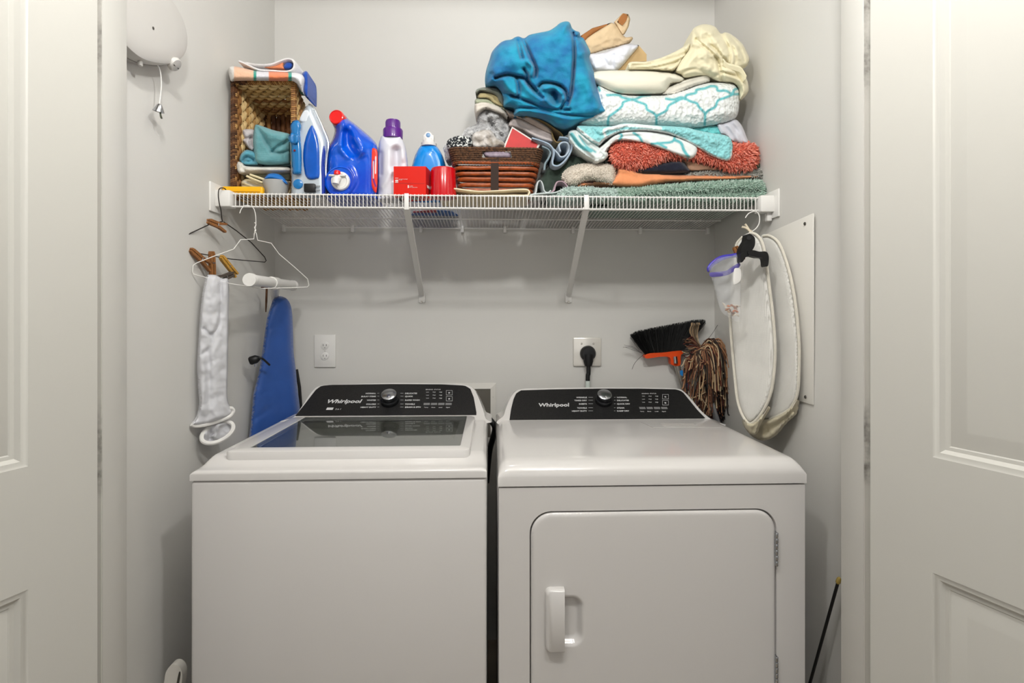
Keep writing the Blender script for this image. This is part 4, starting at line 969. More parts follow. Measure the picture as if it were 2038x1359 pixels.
# thin brush handle with blue clips
tb_ = empty('thin_brush', tuple(P(1368, 770, 2.05)), 'thin cream stick with blue plastic clips between the broom pole and the mop', 'brush')
MB().tube([P(*C('y6', [(820, 860)])[0], 2.05), P(*C('y6', [(885, 985)])[0], 2.05), P(1400, 860, 2.05)], .004, 8).build('stick', M('stick_cream', (205, 195, 172), .5), tb_)
for pth in ([(800, 800), (830, 790), (860, 830), (850, 868), (812, 866), (820, 835)], [(760, 668), (785, 660), (798, 700), (785, 728), (762, 712)]):
    b = MB(); b.prism([P(x, y, 2.045) for x, y in C('y6', pth)], (0, .008, 0)); b.build('clip', M('clip_blue', (28, 120, 190), .35), tb_, recalc=True)
# things on the floor beside the machines
b = MB(); a_, c_ = P(1668, 1158, 1.33), P(1612, 1359, 1.42); dv = (c_-a_); e_ = c_+dv*(c_.z/(a_.z-c_.z)); e_.z = .0
rd = empty('thin_rod', tuple(e_), 'thin black rod leaning in the gap between the dryer and the right wall', 'rod')
b.tube([a_, c_, a_+(c_-a_)*(a_.z/(a_.z-c_.z))], .0038, 10); b.build('shaft', blk, rd)
b = MB(); b.lathe([(.004, -.004), (.006, 0), (.005, .01), (.002, .014)], a_, (a_-c_), 12); b.build('tip', M('brass_tip', (190, 165, 90), .4, metal=.5), rd)
sc = empty('plastic_scoop', tuple(P(345, 1400, 1.36)), 'rounded white plastic handle with a long slot poking up left of the washer', 'handle')
Yh = 1.375
ho = [(326, 1359), (330, 1338), (340, 1324), (352, 1323), (361, 1334), (362, 1356), (352, 1400), (330, 1480), (300, 1480), (314, 1400)]
l = [P(v.x, v.y, Yh) for v in catmull(ho, 4, True)]
dz = 0; b = MB(); b.prism(l, (0, .022, 0), bev=0); g_ = b.build('grip', M('old_white_plastic', (216, 212, 204), .3), sc, ang=50, recalc=True)
b = MB(); b.prism([P(v.x, v.y, Yh-.001) for v in catmull([(356, 1338), (359, 1342), (354, 1370), (344, 1410), (340, 1408), (350, 1366)], 4, True)], (0, .002, 0)); b.build('slot', M('slot_dark', (70, 66, 58), .6), g_)
lo = P(315, 1470, Yh); b = MB(); b.tube([lo+Vector((0, .01, .02)), Vector((lo.x, Yh+.01, .02))], .011, 12); b.box((lo.x-.03, Yh-.05, 0), (lo.x+.03, Yh+.06, .03), .008); b.build('base', M('old_white_plastic', (216, 212, 204), .3), sc)

# ------------------------------------------------------------------ folded linens on the shelf
def Z5(*p): return C('z5', p)
def Z4(*p): return C('z4', p)
def Z3(*p): return C('z3', p)
def Z1(*p): return C('z1', p)
def Z2(*p): return C('z2', p)
def Y8(*p): return C('y8', p)
# bottom layer: green bath mat folded in two
gm = M('mat_green', (138, 166, 150), .95, bump=('noise', 240, .9, .004), var=(60, .35), sheen=.4)
o = puff('bath_mat', Z5((395, 1205), (600, 1188), (900, 1165), (1150, 1150), (1330, 1150), (1375, 1180), (1388, 1225), (1375, 1265), (1345, 1318), (1000, 1325), (600, 1325), (300, 1320), (200, 1305), (270, 1215)), 1.80, .065, .30, 12, gm, None, 3,
         folds=[(Z5((480, 1262), (700, 1250), (1000, 1236), (1330, 1222)), 3, -.012)], floor=deckz(1.75)+.0038, rb=4)
tag(o, 'thick sage green shaggy bath mat folded flat at the bottom of the linen pile', 'bath mat')
tufts(o, 7000, .0065, .0016, M('mat_pile', (255, 255, 255), .95, vcol=True), [(152, 178, 162), (174, 196, 182), (128, 156, 140), (188, 206, 194)], name='pile')
o = puff('hand_towel', Z5((-20, 1232), (15, 1205), (110, 1195), (250, 1205), (350, 1215), (385, 1240), (375, 1268), (330, 1310), (150, 1320), (0, 1320), (-110, 1300)), 1.755, .03, .12, 8, cloth('towel_mint', (168, 188, 180), scale=500, strength=.6), None, 2.5,
         folds=[(Z5((60, 1262), (200, 1250), (300, 1234), (360, 1240)), 2, -.006), (Z5((150, 1290), (280, 1270), (370, 1266)), 2, -.004)], floor=deckz(1.75)+.0038, rb=5)
tag(o, 'pale mint hand towel with a folded hem, left end of the sage bath mat', 'towel'); tufts(o, 1400, .006, .0013, M('mint_pile', (186, 202, 196), .95), name='pile', seed=4)
# grey shaggy towel, right end
o = puff('bath_towel', Z5((820, 1110), (1000, 1088), (1260, 1085), (1350, 1068), (1392, 1100), (1396, 1150), (1385, 1215), (1370, 1245), (1340, 1150), (1200, 1140), (1000, 1130), (830, 1125)), 1.80, .03, .25, 12, cloth('towel_grey', (156, 154, 146), scale=300, strength=.8), None, 3, nz=(.006, .03), rb=6)
tag(o, 'grey fluffy towel showing under the coral rug at the right end of the pile', 'towel'); tufts(o, 2000, .007, .0016, M('grey_pile', (164, 163, 156), .95), name='pile', seed=5)
o = puff('washcloth', Z5((1292, 1060), (1310, 1040), (1345, 1024), (1362, 1035), (1352, 1065), (1310, 1072)), 1.80, .015, .08, 5, cloth('cloth_olive', (74, 88, 72)), None, 2.5, nz=(.003, .02), rb=4)
tag(o, 'dark olive cloth end sticking out right of the coral rug', 'cloth')
# peach towel
o = puff('bath_towel', Z5((92, 1190), (130, 1165), (300, 1150), (362, 1110), (372, 1065), (470, 1070), (520, 1095), (700, 1108), (780, 1112), (900, 1112), (1100, 1112), (1310, 1110), (1345, 1130), (1200, 1150), (900, 1160), (680, 1172), (560, 1200), (450, 1205), (340, 1195), (230, 1178), (110, 1200)), 1.80, .045, .26, 12, cloth('towel_peach', (232, 152, 104), scale=500, strength=.5, var=(14, .18)), None, 3,
         folds=[(Z5((380, 1100), (560, 1130), (800, 1128), (1300, 1125)), 3, -.006), (Z5((540, 1195), (620, 1160), (700, 1150)), 3, -.006)], rb=6, nz=(.005, .05))
tag(o, 'peach towel folded on top of the sage bath mat', 'towel')
# beige towel at the left end of the pile
o = puff('bath_towel', Z5((-5, 1150), (0, 1110), (25, 1075), (80, 1050), (170, 1035), (320, 1042), (355, 1060), (362, 1120), (358, 1185), (320, 1190), (270, 1172), (200, 1160), (150, 1165), (90, 1190), (30, 1190)), 1.80, .05, .2, 16, cloth('towel_beige', (206, 196, 182), scale=380, strength=.8), None, 2.8, nz=(.006, .06), rb=8)
tag(o, 'nubby beige towel at the left front of the linen pile, above the mint towel', 'towel'); tufts(o, 1800, .003, .0012, M('beige_pile', (214, 204, 190), .95), name='pile', seed=6)
# dark green bundle behind
o = puff('fleece_throw', [(1075, 395), (1070, 360), (1085, 335), (1110, 318), (1150, 305), (1200, 300), (1215, 330), (1190, 345), (1160, 350), (1135, 362), (1115, 395)], 1.86, .05, .15, 14, cloth('fleece_green', (66, 80, 70), var=(20, .3)), None, 3, nz=(.012, .05), floor=deckz(1.8)+.002)
tag(o, 'dark green fleece bundled behind the wicker basket and beige towel', 'throw')
# navy cloth and brown folds
o = puff('folded_cloth', Z5((470, 1090), (560, 1052), (680, 1028), (800, 1015), (850, 1060), (850, 1100), (640, 1110), (520, 1105)), 1.80, .04, .2, 10, cloth('cloth_navy', (36, 38, 52), scale=400, strength=.7), None, 2.8, nz=(.006, .04))
tag(o, 'dark navy cloth squeezed between the coral rug and the peach towel', 'cloth')
o = puff('folded_cloth', Z5((790, 1008), (900, 1022), (1060, 1065), (1110, 1088), (1000, 1092), (900, 1092), (850, 1085), (820, 1040)), 1.80, .035, .2, 8, cloth('cloth_tan', (170, 134, 110)), None, 2.6, folds=[(Z5((810, 1025), (900, 1050), (1080, 1085)), 2, -.008), (Z5((830, 1050), (900, 1070), (1000, 1088)), 2, -.008)])
tag(o, 'tan sheet folded in thin layers beside the navy cloth under the coral rug', 'sheet')
# coral rug
o = puff('shag_rug', Z5((318, 960), (330, 910), (400, 880), (600, 860), (900, 880), (1100, 880), (1180, 905), (1240, 895), (1300, 920), (1318, 980), (1300, 1050), (1255, 1085), (1180, 1092), (1090, 1080), (950, 1030), (820, 1008), (700, 1012), (600, 1058), (490, 1078), (400, 1065), (330, 1025)), 1.80, .05, .26, 18, M('rug_coral', (214, 104, 82), .95, var=(50, .3)), None, 3, nz=(.008, .05), rb=8)
tag(o, 'coral pink shag rug folded in the middle of the linen pile', 'rug')
tufts(o, 8000, .0095, .0014, M('coral_pile', (255, 255, 255), .9, vcol=True), [(226, 124, 100), (238, 148, 124), (208, 100, 80), (242, 164, 146)], name='pile', down=.6, seed=2)
# lower quilt: bundled folds at the left, print side and teal seersucker lining
wt, tl_, tq = (226, 230, 228), (96, 178, 184), (140, 205, 208)
qm = M('quilt_print', (255, 255, 255), .9, vcol=True, bump=('voronoi', 95, 1, .005), sheen=.2, spec=.2)
qmp = M('quilt_plain', (255, 255, 255), .9, vcol=True, bump=('noise', 320, .3, .002), sheen=.2, spec=.2)
qt = empty('patterned_quilt', tuple(P(1290, 330, 1.8)), 'white and teal quilt spread in loose folds over the coral rug', 'quilt')
puff('print_side', Z5((212, 1000), (235, 950), (300, 890), (350, 850), (430, 822), (560, 820), (700, 838), (840, 880), (905, 915), (912, 960), (880, 1000), (820, 995), (720, 960), (620, 925), (540, 900), (430, 880), (360, 885), (310, 930), (270, 1000), (240, 1032), (214, 1025)), 1.755, .02, .10, 8, qmp, qt, 2.2,
     base=wt, paint=[(Z5((380, 830), (400, 850), (380, 880)), 5, tl_), (Z5((480, 832), (520, 860), (540, 900)), 5, tl_), (Z5((600, 905), (660, 900), (740, 890), (760, 850)), 5, tl_), (Z5((760, 880), (800, 900), (820, 950), (850, 990)), 6, tl_), (Z5((640, 900), (700, 930)), 5, tl_)],
     folds=[(Z5((232, 1000), (300, 915), (380, 860), (520, 850)), 3, -.010), (Z5((600, 900), (760, 960), (860, 985)), 3, .004)], nz=(.004, .04), rb=5)
puff('lining_side', Z5((98, 800), (110, 782), (200, 785), (330, 785), (430, 765), (600, 778), (820, 792), (900, 810), (1000, 830), (1110, 850), (1145, 890), (1152, 960), (1135, 1010), (1090, 1020), (1000, 985), (900, 925), (800, 872), (700, 836), (560, 815), (440, 820), (370, 830), (290, 870), (250, 910), (190, 895), (130, 850)), 1.75, .022, .12, 8, qm, qt, 2.2,
     base=tq, paint=[(Z5((440, 820), (560, 812), (700, 830), (800, 866), (900, 920), (1000, 980), (1090, 1015), (1135, 1005), (1150, 950)), 5, wt), (Z5((100, 800), (200, 880), (250, 905)), 5, wt), (Z5((250, 905), (290, 868), (370, 828), (440, 815)), 5, wt), (Z5((330, 800), (430, 778), (600, 790), (660, 800)), 7, wt), (Z5((300, 870), (280, 810), (380, 795)), 5, wt)],
     folds=[(Z5((200, 800), (250, 850), (340, 820), (430, 795)), 3, -.010), (Z5((650, 800), (850, 830), (1050, 900)), 5, .006)], nz=(.005, .02), rb=5)
puff('loose_folds', Z5((38, 830), (60, 812), (100, 815), (160, 850), (220, 900), (250, 930), (300, 960), (300, 1000), (240, 1030), (200, 1015), (150, 985), (90, 940), (45, 880)), 1.765, .03, .12, 8, qmp, qt, 2.2,
     base=(214, 222, 220), paint=[(Z5((60, 840), (120, 920), (190, 950)), 8, tl_), (Z5((110, 850), (160, 920), (220, 960)), 3, tl_)],
     folds=[(Z5((50, 850), (110, 920), (200, 1000)), 2.5, -.014), (Z5((90, 830), (150, 900), (230, 970)), 2.5, -.014), (Z5((190, 910), (230, 940), (270, 990)), 2.5, -.012)], nz=(.004, .03), rb=5)
puff('lining_corner', Z5((880, 795), (960, 785), (1040, 778), (1080, 815), (1075, 850), (1000, 850), (900, 825)), 1.80, .02, .08, 8, qm, qt, 2.4, base=(110, 200, 200), nz=(.004, .02), rb=5)
# pale sheet at the right
o = puff('bed_sheet', Z5((1040, 770), (1100, 755), (1165, 738), (1210, 780), (1240, 850), (1255, 905), (1190, 910), (1140, 890), (1100, 850), (1060, 840)), 1.80, .035, .2, 10, cloth('sheet_lilac', (208, 208, 216), scale=500, strength=.15), None, 2.8, folds=[(Z5((1080, 770), (1130, 830), (1170, 900)), 3, -.010), (Z5((1130, 760), (1190, 830), (1220, 900)), 3, -.008)], nz=(.006, .05), rb=6)
tag(o, 'pale lilac white sheet bulging out at the right below the rolled quilt', 'sheet')
# rolled quilt with trellis print
tr = [((305, 790), (308, 735), (320, 715), (355, 690), (400, 650), (408, 625), (440, 612), (475, 605), (500, 618), (560, 640), (570, 672), (612, 695), (632, 720), (632, 785)),
      ((632, 720), (655, 705), (700, 680), (718, 645), (760, 622), (800, 602), (828, 600), (865, 618), (905, 630), (920, 655), (945, 680), (962, 705), (960, 775)),
      ((962, 705), (985, 680), (1030, 655), (1050, 612), (1090, 596), (1130, 580), (1150, 570), (1190, 568)),
      ((475, 605), (440, 600), (400, 590), (380, 575), (300, 575)), ((475, 605), (500, 600), (540, 580), (590, 575)), ((700, 600), (750, 605), (800, 590), (828, 600)),
      ((828, 600), (840, 575), (900, 560), (905, 540), (960, 530), (1000, 515), (1040, 520), (1050, 545), (1100, 545), (1130, 560), (1150, 570)), ((1150, 570), (1160, 540), (1185, 530)), ((250, 545), (240, 520), (210, 505))]
rq = [(Z5((60+37*k, 770-((k*53) % 40)), (75+37*k, 640+((k*37) % 60)), (60+37*k, 540)), 1.6, -.0025) for k in range(4, 31)]
o = puff('rolled_quilt', Z5((110, 770), (120, 740), (200, 640), (230, 515), (260, 508), (300, 530), (380, 560), (480, 575), (600, 575), (700, 572), (820, 540), (920, 505), (1000, 490), (1080, 487), (1150, 495), (1190, 535), (1196, 600), (1188, 690), (1160, 738), (1100, 765), (1000, 785), (880, 800), (720, 790), (560, 780), (400, 782), (250, 785), (160, 782)), 1.80, .065, .2, 30, qm, None, 2.2,
         base=wt, paint=[(Z5(*t), 5.2, tl_) for t in tr], folds=rq, nz=(.005, .025), rb=14)
tag(o, 'rolled white quilt with a teal trellis print high in the linen pile', 'quilt')
# cream sheet roll and folded cream sheets
crm = cloth('sheet_cream', (226, 222, 204), scale=600, strength=.12, var=(8, .05)); crm2 = cloth('sheet_ecru', (228, 220, 188), scale=600, strength=.12, var=(8, .06))
o = puff('folded_sheet', Z5((190, 470), (205, 425), (280, 410), (480, 408), (640, 415), (760, 430), (825, 462), (800, 490), (735, 500), (715, 530), (690, 560), (620, 570), (440, 574), (350, 562), (280, 535), (230, 510)), 1.80, .055, .2, 22, crm, None, 3, folds=[(Z5((725, 470), (722, 500), (700, 545)), 2.5, -.010), (Z5((720, 470), (770, 470), (830, 462)), 2, -.006)], nz=(.003, .08), rb=10)
tag(o, 'smooth cream sheet folded into a fat roll on top of the rolled quilt', 'sheet')
o = puff('folded_sheet', Z5((670, 572), (700, 535), (740, 510), (840, 465), (930, 440), (985, 435), (998, 470), (985, 488), (900, 515), (800, 555), (745, 575)), 1.80, .04, .2, 8, cloth('sheet_offwhite', (222, 218, 206), scale=600, strength=.12), None, 2.4, folds=[(Z5((690, 560), (800, 510), (985, 455)), 1.8, -0.015), (Z5((710, 570), (850, 520), (990, 475)), 1.8, -0.015), (Z5((720, 535), (850, 480), (970, 445)), 1.6, -0.009)], rb=6)
tag(o, 'off-white sheet in thin folded layers between the cream roll and the quilt', 'sheet')
o = puff('pillowcase_stack', Z5((440, 395), (455, 352), (560, 348), (640, 330), (700, 308), (780, 270), (862, 222), (850, 280), (800, 350), (760, 405), (700, 412), (600, 405), (470, 405)), 1.80, .04, .16, 8, crm2, None, 2.4, folds=[(Z5((470, 375), (600, 365), (740, 330), (830, 290)), 1.8, -0.018), (Z5((480, 395), (620, 390), (740, 360), (800, 330)), 1.8, -0.018), (Z5((600, 352), (720, 320), (820, 270)), 1.8, -0.013), (Z5((700, 400), (780, 350)), 2, -0.013)], rb=6, nz=(.003, .05))
tag(o, 'ecru pillowcases folded flat between the paper bag and the bunched fitted sheet', 'pillowcase')
# bunched fitted sheet
fs_ = [(Z5((900, 200), (960, 250), (1040, 330), (1080, 480)), 3, -.016), (Z5((1070, 160), (1110, 230), (1130, 300), (1120, 370)), 3, -.014), (Z5((880, 130), (900, 200), (860, 300), (800, 400)), 4, -.010), (Z5((1000, 240), (1060, 290), (1110, 350)), 2.5, -.010),
       (Z5((860, 230), (960, 240), (1020, 300)), 6, .012), (Z5((1140, 180), (1200, 260), (1230, 340)), 3, -.012), (Z5((820, 420), (900, 400), (1000, 450)), 3, -.010), (Z5((1085, 420), (1150, 440), (1250, 470)), 2.5, -.014), (Z5((1100, 360), (1160, 390), (1220, 400)), 2.5, -.014),
       (Z5((1150, 250), (1170, 320), (1160, 380)), 2, -.010), (Z5((930, 120), (1000, 160), (1050, 230), (1090, 300)), 5, .010), (Z5((1210, 560), (1180, 520), (1120, 500)), 3, -.008), (Z5((1000, 460), (1050, 440), (1075, 480)), 2.5, -.010)]
fsh = empty('fitted_sheet', tuple(P(1420, 110, 1.82)), 'bunched cream fitted sheet with a gathered elastic hem at the top right of the pile', 'sheet')
puff('sheet_body', Z5((762, 415), (790, 350), (850, 262), (866, 180), (880, 130), (915, 105), (965, 95), (1030, 112), (1068, 158), (1100, 150), (1150, 170), (1215, 228), (1248, 290), (1262, 330), (1250, 372), (1216, 405), (1232, 440), (1255, 500), (1252, 560), (1196, 612), (1188, 540), (1150, 498), (1060, 488), (960, 448), (830, 462), (800, 440)), 1.80, .065, .15, 26, crm2, fsh, 2.0, folds=fs_, nz=(.012, .045), rb=14)
b = MB(); rnd = random.Random(2); hem = catmull([P(x, y, 1.735) for x, y in Z5((1085, 350), (1110, 375), (1150, 385), (1195, 400), (1218, 425), (1232, 450))], 8)
for k, q in enumerate(hem): b.tube([q+Vector((0, .02, .006)), q+Vector((.0, -.001, .007)), q+Vector((.002, -.004, 0)), q+Vector((.001, 0, -.008)), q+Vector((0, .02, -.010))], .0022, 6)
b.build('gathered_hem', crm2, fsh)
# paper bag, white plastic bag and carton behind
pbg = empty('paper_bag', tuple(P(1210, 100, 1.92)), 'crumpled kraft paper bag with its torn top folded over, behind the teal blanket', 'paper bag')
kr = M('kraft', (216, 190, 152), .8, bump=('noise', 60, .6, .004), var=(20, .1)); kr2 = M('kraft_inside', (166, 108, 58), .85, bump=('noise', 60, .6, .004), var=(20, .2))
puff('bag_front', smooth=0, outline=Z5((140, 220), (165, 190), (215, 155), (330, 85), (360, 95), (400, 160), (425, 185), (470, 180), (475, 195), (455, 222), (400, 240), (280, 270), (185, 300), (150, 260)), p0=1.90, df=.02, db=.02, r=10, mat=kr, parent=pbg, res=2.4, nz=(.007, .04), folds=[(Z5((355, 100), (420, 185)), 2, -.006), (Z5((200, 250), (330, 190), (450, 200)), 3, .005)])
puff('bag_inside', smooth=0, outline=Z5((120, 175), (200, 122), (330, 85), (300, 110), (220, 155), (170, 190), (140, 225)), p0=1.925, df=.004, db=.012, r=6, mat=kr2, parent=pbg, res=2.4, nz=(.004, .03))
puff('bag_corner', smooth=0, outline=Z5((345, 82), (372, 55), (405, 20), (445, 28), (457, 62), (446, 112), (418, 165), (400, 170), (370, 120)), p0=1.905, df=.012, db=.012, r=6, mat=kr, parent=pbg, res=2.2, nz=(.004, .03))
puff('bag_corner_inside', smooth=0, outline=Z5((368, 80), (388, 45), (408, 23), (443, 31), (430, 70), (404, 104)), p0=1.890, df=.001, db=.004, r=4, mat=kr2, parent=pbg, res=2.2, nz=(.002, .03))
o = puff('plastic_bag', Z5((175, 305), (280, 285), (420, 232), (500, 235), (512, 245), (460, 310), (375, 402), (300, 410), (210, 408)), 1.89, .03, .06, 12, M('bag_white', (222, 224, 232), .35, bump=('noise', 40, .5, .004)), None, 2.6, nz=(.012, .04), folds=[(Z5((340, 300), (340, 390)), 2.5, -.008), (Z5((260, 310), (310, 380)), 2, -.006)])
tag(o, 'shiny white plastic bag below the kraft paper bag', 'plastic bag')
b = MB(); pts = [P(x, y, 1.895) for x, y in Z5((365, 405), (515, 240), (567, 300), (567, 345), (470, 352), (445, 402))]; b.prism(pts, (0, .14, 0), bev=0)
tag(b.build('carton', M('carton_tan', (196, 166, 118), .7, var=(12, .08)), smooth=False, recalc=True), 'tan cardboard carton corner right of the white plastic bag', 'carton')

# ------------------------------------------------------------------ teal blanket and what lies left of it
teal = M('plush_teal', (0, 100, 152), .8, bump=('noise', 260, .35, .003), var=(16, .32, (4, 140, 172)), sheen=.15)
tf = [(Z4((495, 330), (515, 420), (540, 520)), 3, -.03), (Z4((545, 310), (600, 430), (640, 520), (690, 640), (685, 720)), 3, -0.032), (Z4((250, 735), (380, 700), (480, 720), (560, 740), (600, 790), (680, 880), (760, 950)), 3.2, -0.035),
      (Z4((560, 640), (590, 700), (620, 800), (700, 870)), 3, -0.026), (Z4((1098, 250), (1105, 420), (1100, 600), (1085, 780), (1065, 930), (1030, 1030)), 2.6, -0.038), (Z4((720, 830), (760, 790), (850, 790), (950, 820), (1010, 880), (1020, 980), (960, 1060)), 2.8, -0.032),
      (Z4((460, 1062), (560, 1058), (700, 1068), (800, 1090), (950, 1125), (1150, 1145), (1330, 1140), (1440, 1110)), 2.2, -0.019), (Z4((460, 1100), (600, 1095), (800, 1125), (1000, 1170), (1200, 1185), (1400, 1150)), 4, .008),
      (Z4((430, 930), (520, 960), (650, 1010), (780, 1060), (950, 1080), (1050, 1080)), 3, -0.023), (Z4((880, 900), (900, 950), (920, 1000)), 8, -0.049), (Z4((330, 900), (420, 920), (500, 950)), 3, -0.017), (Z4((480, 740), (505, 840), (500, 920)), 3.5, -0.026),
      (Z4((300, 640), (420, 560), (470, 460)), 14, .014), (Z4((780, 320), (800, 500), (860, 650)), 22, .012), (Z4((1200, 500), (1240, 700), (1300, 900)), 12, .012), (Z4((600, 560), (650, 620), (640, 700)), 4, .014), (Z4((340, 760), (400, 850), (470, 900)), 6, .012), (Z4((560, 800), (640, 900), (780, 980)), 6, .012),
      (Z4((1075, 200), (1100, 280), (1170, 290)), 3, -0.026), (Z4((1170, 300), (1240, 380), (1250, 460)), 3, -0.012), (Z4((200, 700), (160, 800)), 5, -0.012), (Z4((1370, 1090), (1400, 1010), (1330, 900)), 3, -0.007), (Z4((760, 940), (830, 1010), (930, 1040), (985, 960)), 5, .014), (Z4((780, 850), (870, 850), (960, 900)), 4, .016)]
o = puff('fleece_blanket', Z4((140, 800), (138, 720), (152, 640), (185, 540), (215, 450), (290, 365), (350, 330), (420, 318), (460, 295), (500, 285), (545, 302), (572, 300), (620, 268), (720, 245), (830, 222), (900, 180), (950, 140), (1010, 122), (1055, 135), (1080, 195), (1120, 225), (1160, 240), (1172, 288), (1205, 305), (1240, 370), (1278, 455), (1268, 520), (1300, 620), (1330, 720), (1350, 830), (1395, 940), (1440, 1030), (1472, 1092), (1450, 1135), (1380, 1160), (1260, 1190), (1150, 1225), (1080, 1270), (1000, 1290), (900, 1265), (830, 1220), (740, 1180), (650, 1160), (560, 1145), (450, 1142), (455, 1070), (400, 1055), (335, 1040), (330, 960), (300, 880), (250, 830), (180, 830)),
         1.79, .085, .14, 26, teal, None, 2.0, folds=tf, nz=(.012, .07), rb=16, seed=3)
tag(o, 'plush teal blue blanket heaped loosely on top of the shelf pile', 'blanket')
gry = cloth('robe_grey', (206, 206, 206), scale=260, strength=.8, var=(40, .22, (150, 150, 152)))
o = puff('fleece_robe', Z3((120, 800), (110, 740), (180, 690), (290, 620), (330, 560), (430, 515), (440, 420), (480, 380), (540, 365), (640, 395), (710, 470), (760, 555), (740, 650), (700, 720), (600, 760), (400, 760), (250, 830), (140, 880)), 1.86, .06, .1, 14, gry, None, 2.6, nz=(.018, .03), rb=8,
         folds=[(Z3((530, 420), (540, 470), (600, 560), (680, 640)), 3, -.02), (Z3((430, 520), (420, 600), (380, 680)), 3, -.02), (Z3((600, 430), (660, 500), (720, 600)), 3, -.012), (Z3((520, 480), (560, 440), (620, 440)), 3, .012)])
tag(o, 'fluffy light grey robe wadded behind the wicker basket', 'robe'); tufts(o, 1500, .0026, .0012, M('robe_pile', (206, 206, 206), .95), name='pile', seed=3)
o = puff('fluffy_sock', Z3((378, 690), (395, 620), (440, 590), (520, 572), (580, 590), (620, 650), (690, 690), (700, 740), (600, 760), (420, 760)), 1.80, .03, .05, 10, cloth('sock_white', (214, 210, 206), scale=260, strength=.9, var=(30, .3, (150, 140, 128))), None, 2.5, nz=(.008, .02), folds=[(Z3((580, 600), (600, 700)), 2.5, -.008), (Z3((480, 600), (540, 680)), 3, -.006)])
tag(o, 'fluffy white and beige sock poking out of the wicker basket', 'sock')
bw = puff('patterned_scarf', Z3((140, 735), (148, 680), (190, 650), (250, 632), (300, 632), (360, 645), (392, 690), (380, 730), (330, 770), (180, 790)), 1.79, .035, .05, 10, M('scarf', (255, 255, 255), .9, vcol=True), None, 1.6, nz=(.006, .02),
          base=lambda x, y: (222, 224, 220) if abs(noise.noise(Vector((x*.19, y*.19, 3))) ) < .075 else (26, 30, 36))
tag(bw, 'black scarf with a broken white line pattern in the left of the wicker basket', 'scarf')
for (nm, lb, cc, pts, y_, fo_) in (
    ('folded_towel', 'grey green towel folded at the top of the stack left of the teal blanket', (120, 124, 112), ((418, 215), (430, 185), (490, 165), (600, 165), (650, 185), (690, 250), (700, 350), (690, 360), (640, 300), (600, 240), (470, 205), (430, 235)), 1.80, ()),
    ('folded_towel', 'olive yellow cloth folded under the grey green towel beside the teal blanket', (186, 172, 128), ((440, 240), (470, 210), (560, 210), (640, 240), (690, 310), (690, 360), (600, 330), (540, 280), (450, 270)), 1.81, (((460, 245), (560, 240), (660, 320)),)),
    ('folded_towel', 'sage cloth folded in thin layers, third in the stack left of the teal blanket', (170, 176, 150), ((412, 320), (425, 275), (540, 268), (640, 330), (700, 350), (720, 400), (600, 350), (500, 320), (430, 330)), 1.815, (((430, 300), (540, 290), (680, 350)),)),
    ('folded_towel', 'off-white cloth lying directly on the fluffy grey robe left of the teal blanket', (216, 208, 196), ((408, 360), (420, 320), (490, 300), (560, 310), (650, 345), (720, 410), (742, 470), (690, 430), (600, 400), (520, 370), (440, 420), (412, 410)), 1.805, (((430, 350), (520, 335), (640, 370), (700, 420)),)),
    ('bed_sheet', 'pinkish white sheet folded smooth behind the red booklet', (214, 202, 198), ((738, 540), (760, 480), (800, 455), (880, 470), (1000, 530), (1150, 598), (1172, 660), (1170, 695), (1080, 690), (960, 640), (850, 575)), 1.83, (((800, 500), (1000, 590), (1150, 650)),)),
    ('bed_sheet', 'pink and beige striped sheet edge under the teal blanket hem', (206, 186, 172), ((700, 370), (780, 400), (870, 440), (950, 440), (1060, 500), (1140, 560), (1165, 610), (1120, 610), (1000, 550), (870, 480), (780, 450), (730, 440)), 1.815, (((760, 420), (900, 470), (1100, 580)), ((880, 450), (1000, 510), (1140, 590)))),
    ):
    o = puff(nm, Z3(*pts), y_, .035, .12, 7, cloth('c_%d_%d' % (cc[0], cc[1]), cc, scale=420, strength=.5), None, 2.3, nz=(.004, .03), rb=5, folds=[(Z3(*f), 1.8, -.006) for f in fo_]); tag(o, lb, 'towel' if 'towel' in nm else 'sheet')
o = ribbon('khaki_cloth', [(x, y) for x, y in Z3((900, 445), (1000, 470), (1100, 510), (1180, 560), (1240, 600), (1262, 640), (1235, 685), (1195, 685), (1170, 640), (1150, 590), (1060, 530))], 1.79, 1.98, .005, cloth('cloth_khaki', (158, 132, 86)))
tag(o, 'khaki cloth with a rounded fold hanging out below the teal blanket', 'cloth')
for (nm, lb, cc, path, y0) in (
    ('flannel_cloth', 'pale blue flannel cloth, outer one of the looped pair right of the wicker basket', (164, 182, 200), ((960, 650), (1060, 680), (1140, 720), (1175, 790), (1160, 880), (1175, 915), (1230, 912), (1300, 850), (1345, 770), (1350, 690), (1300, 650), (1230, 640)), 1.77),
    ('flannel_cloth', 'pale blue flannel cloth, inner one of the looped pair right of the wicker basket', (184, 198, 212), ((980, 665), (1080, 700), (1150, 740), (1215, 800), (1240, 830), (1290, 820), (1325, 760), (1310, 700), (1260, 690), (1225, 720), (1240, 780)), 1.775),
    ('flannel_cloth', 'grey blue cloth hanging in a tight fold against the right end of the wicker basket', (140, 160, 168), ((1060, 730), (1120, 760), (1140, 800), (1120, 850), (1090, 900), (1085, 960)), 1.785)):
    o = ribbon(nm, Z3(*path), y0, y0+.16, .0075, cloth('f_%d' % cc[0], cc, scale=500, strength=.6)); tag(o, lb, 'cloth', 'flannel cloths right of the wicker basket')
o = ribbon('place_mat', Z3((100, 1145), (75, 1160), (62, 1185), (80, 1207), (200, 1212), (600, 1210), (900, 1205), (935, 1190), (942, 1170), (900, 1150), (700, 1160), (500, 1168), (350, 1160), (200, 1140), (120, 1138)), 1.735, 1.90, .0062, cloth('mat_cream', (230, 216, 184), scale=300), floor=deckz(1.74)+.0038)
tag(o, 'cream place mat folded flat under the wicker basket', 'place mat')
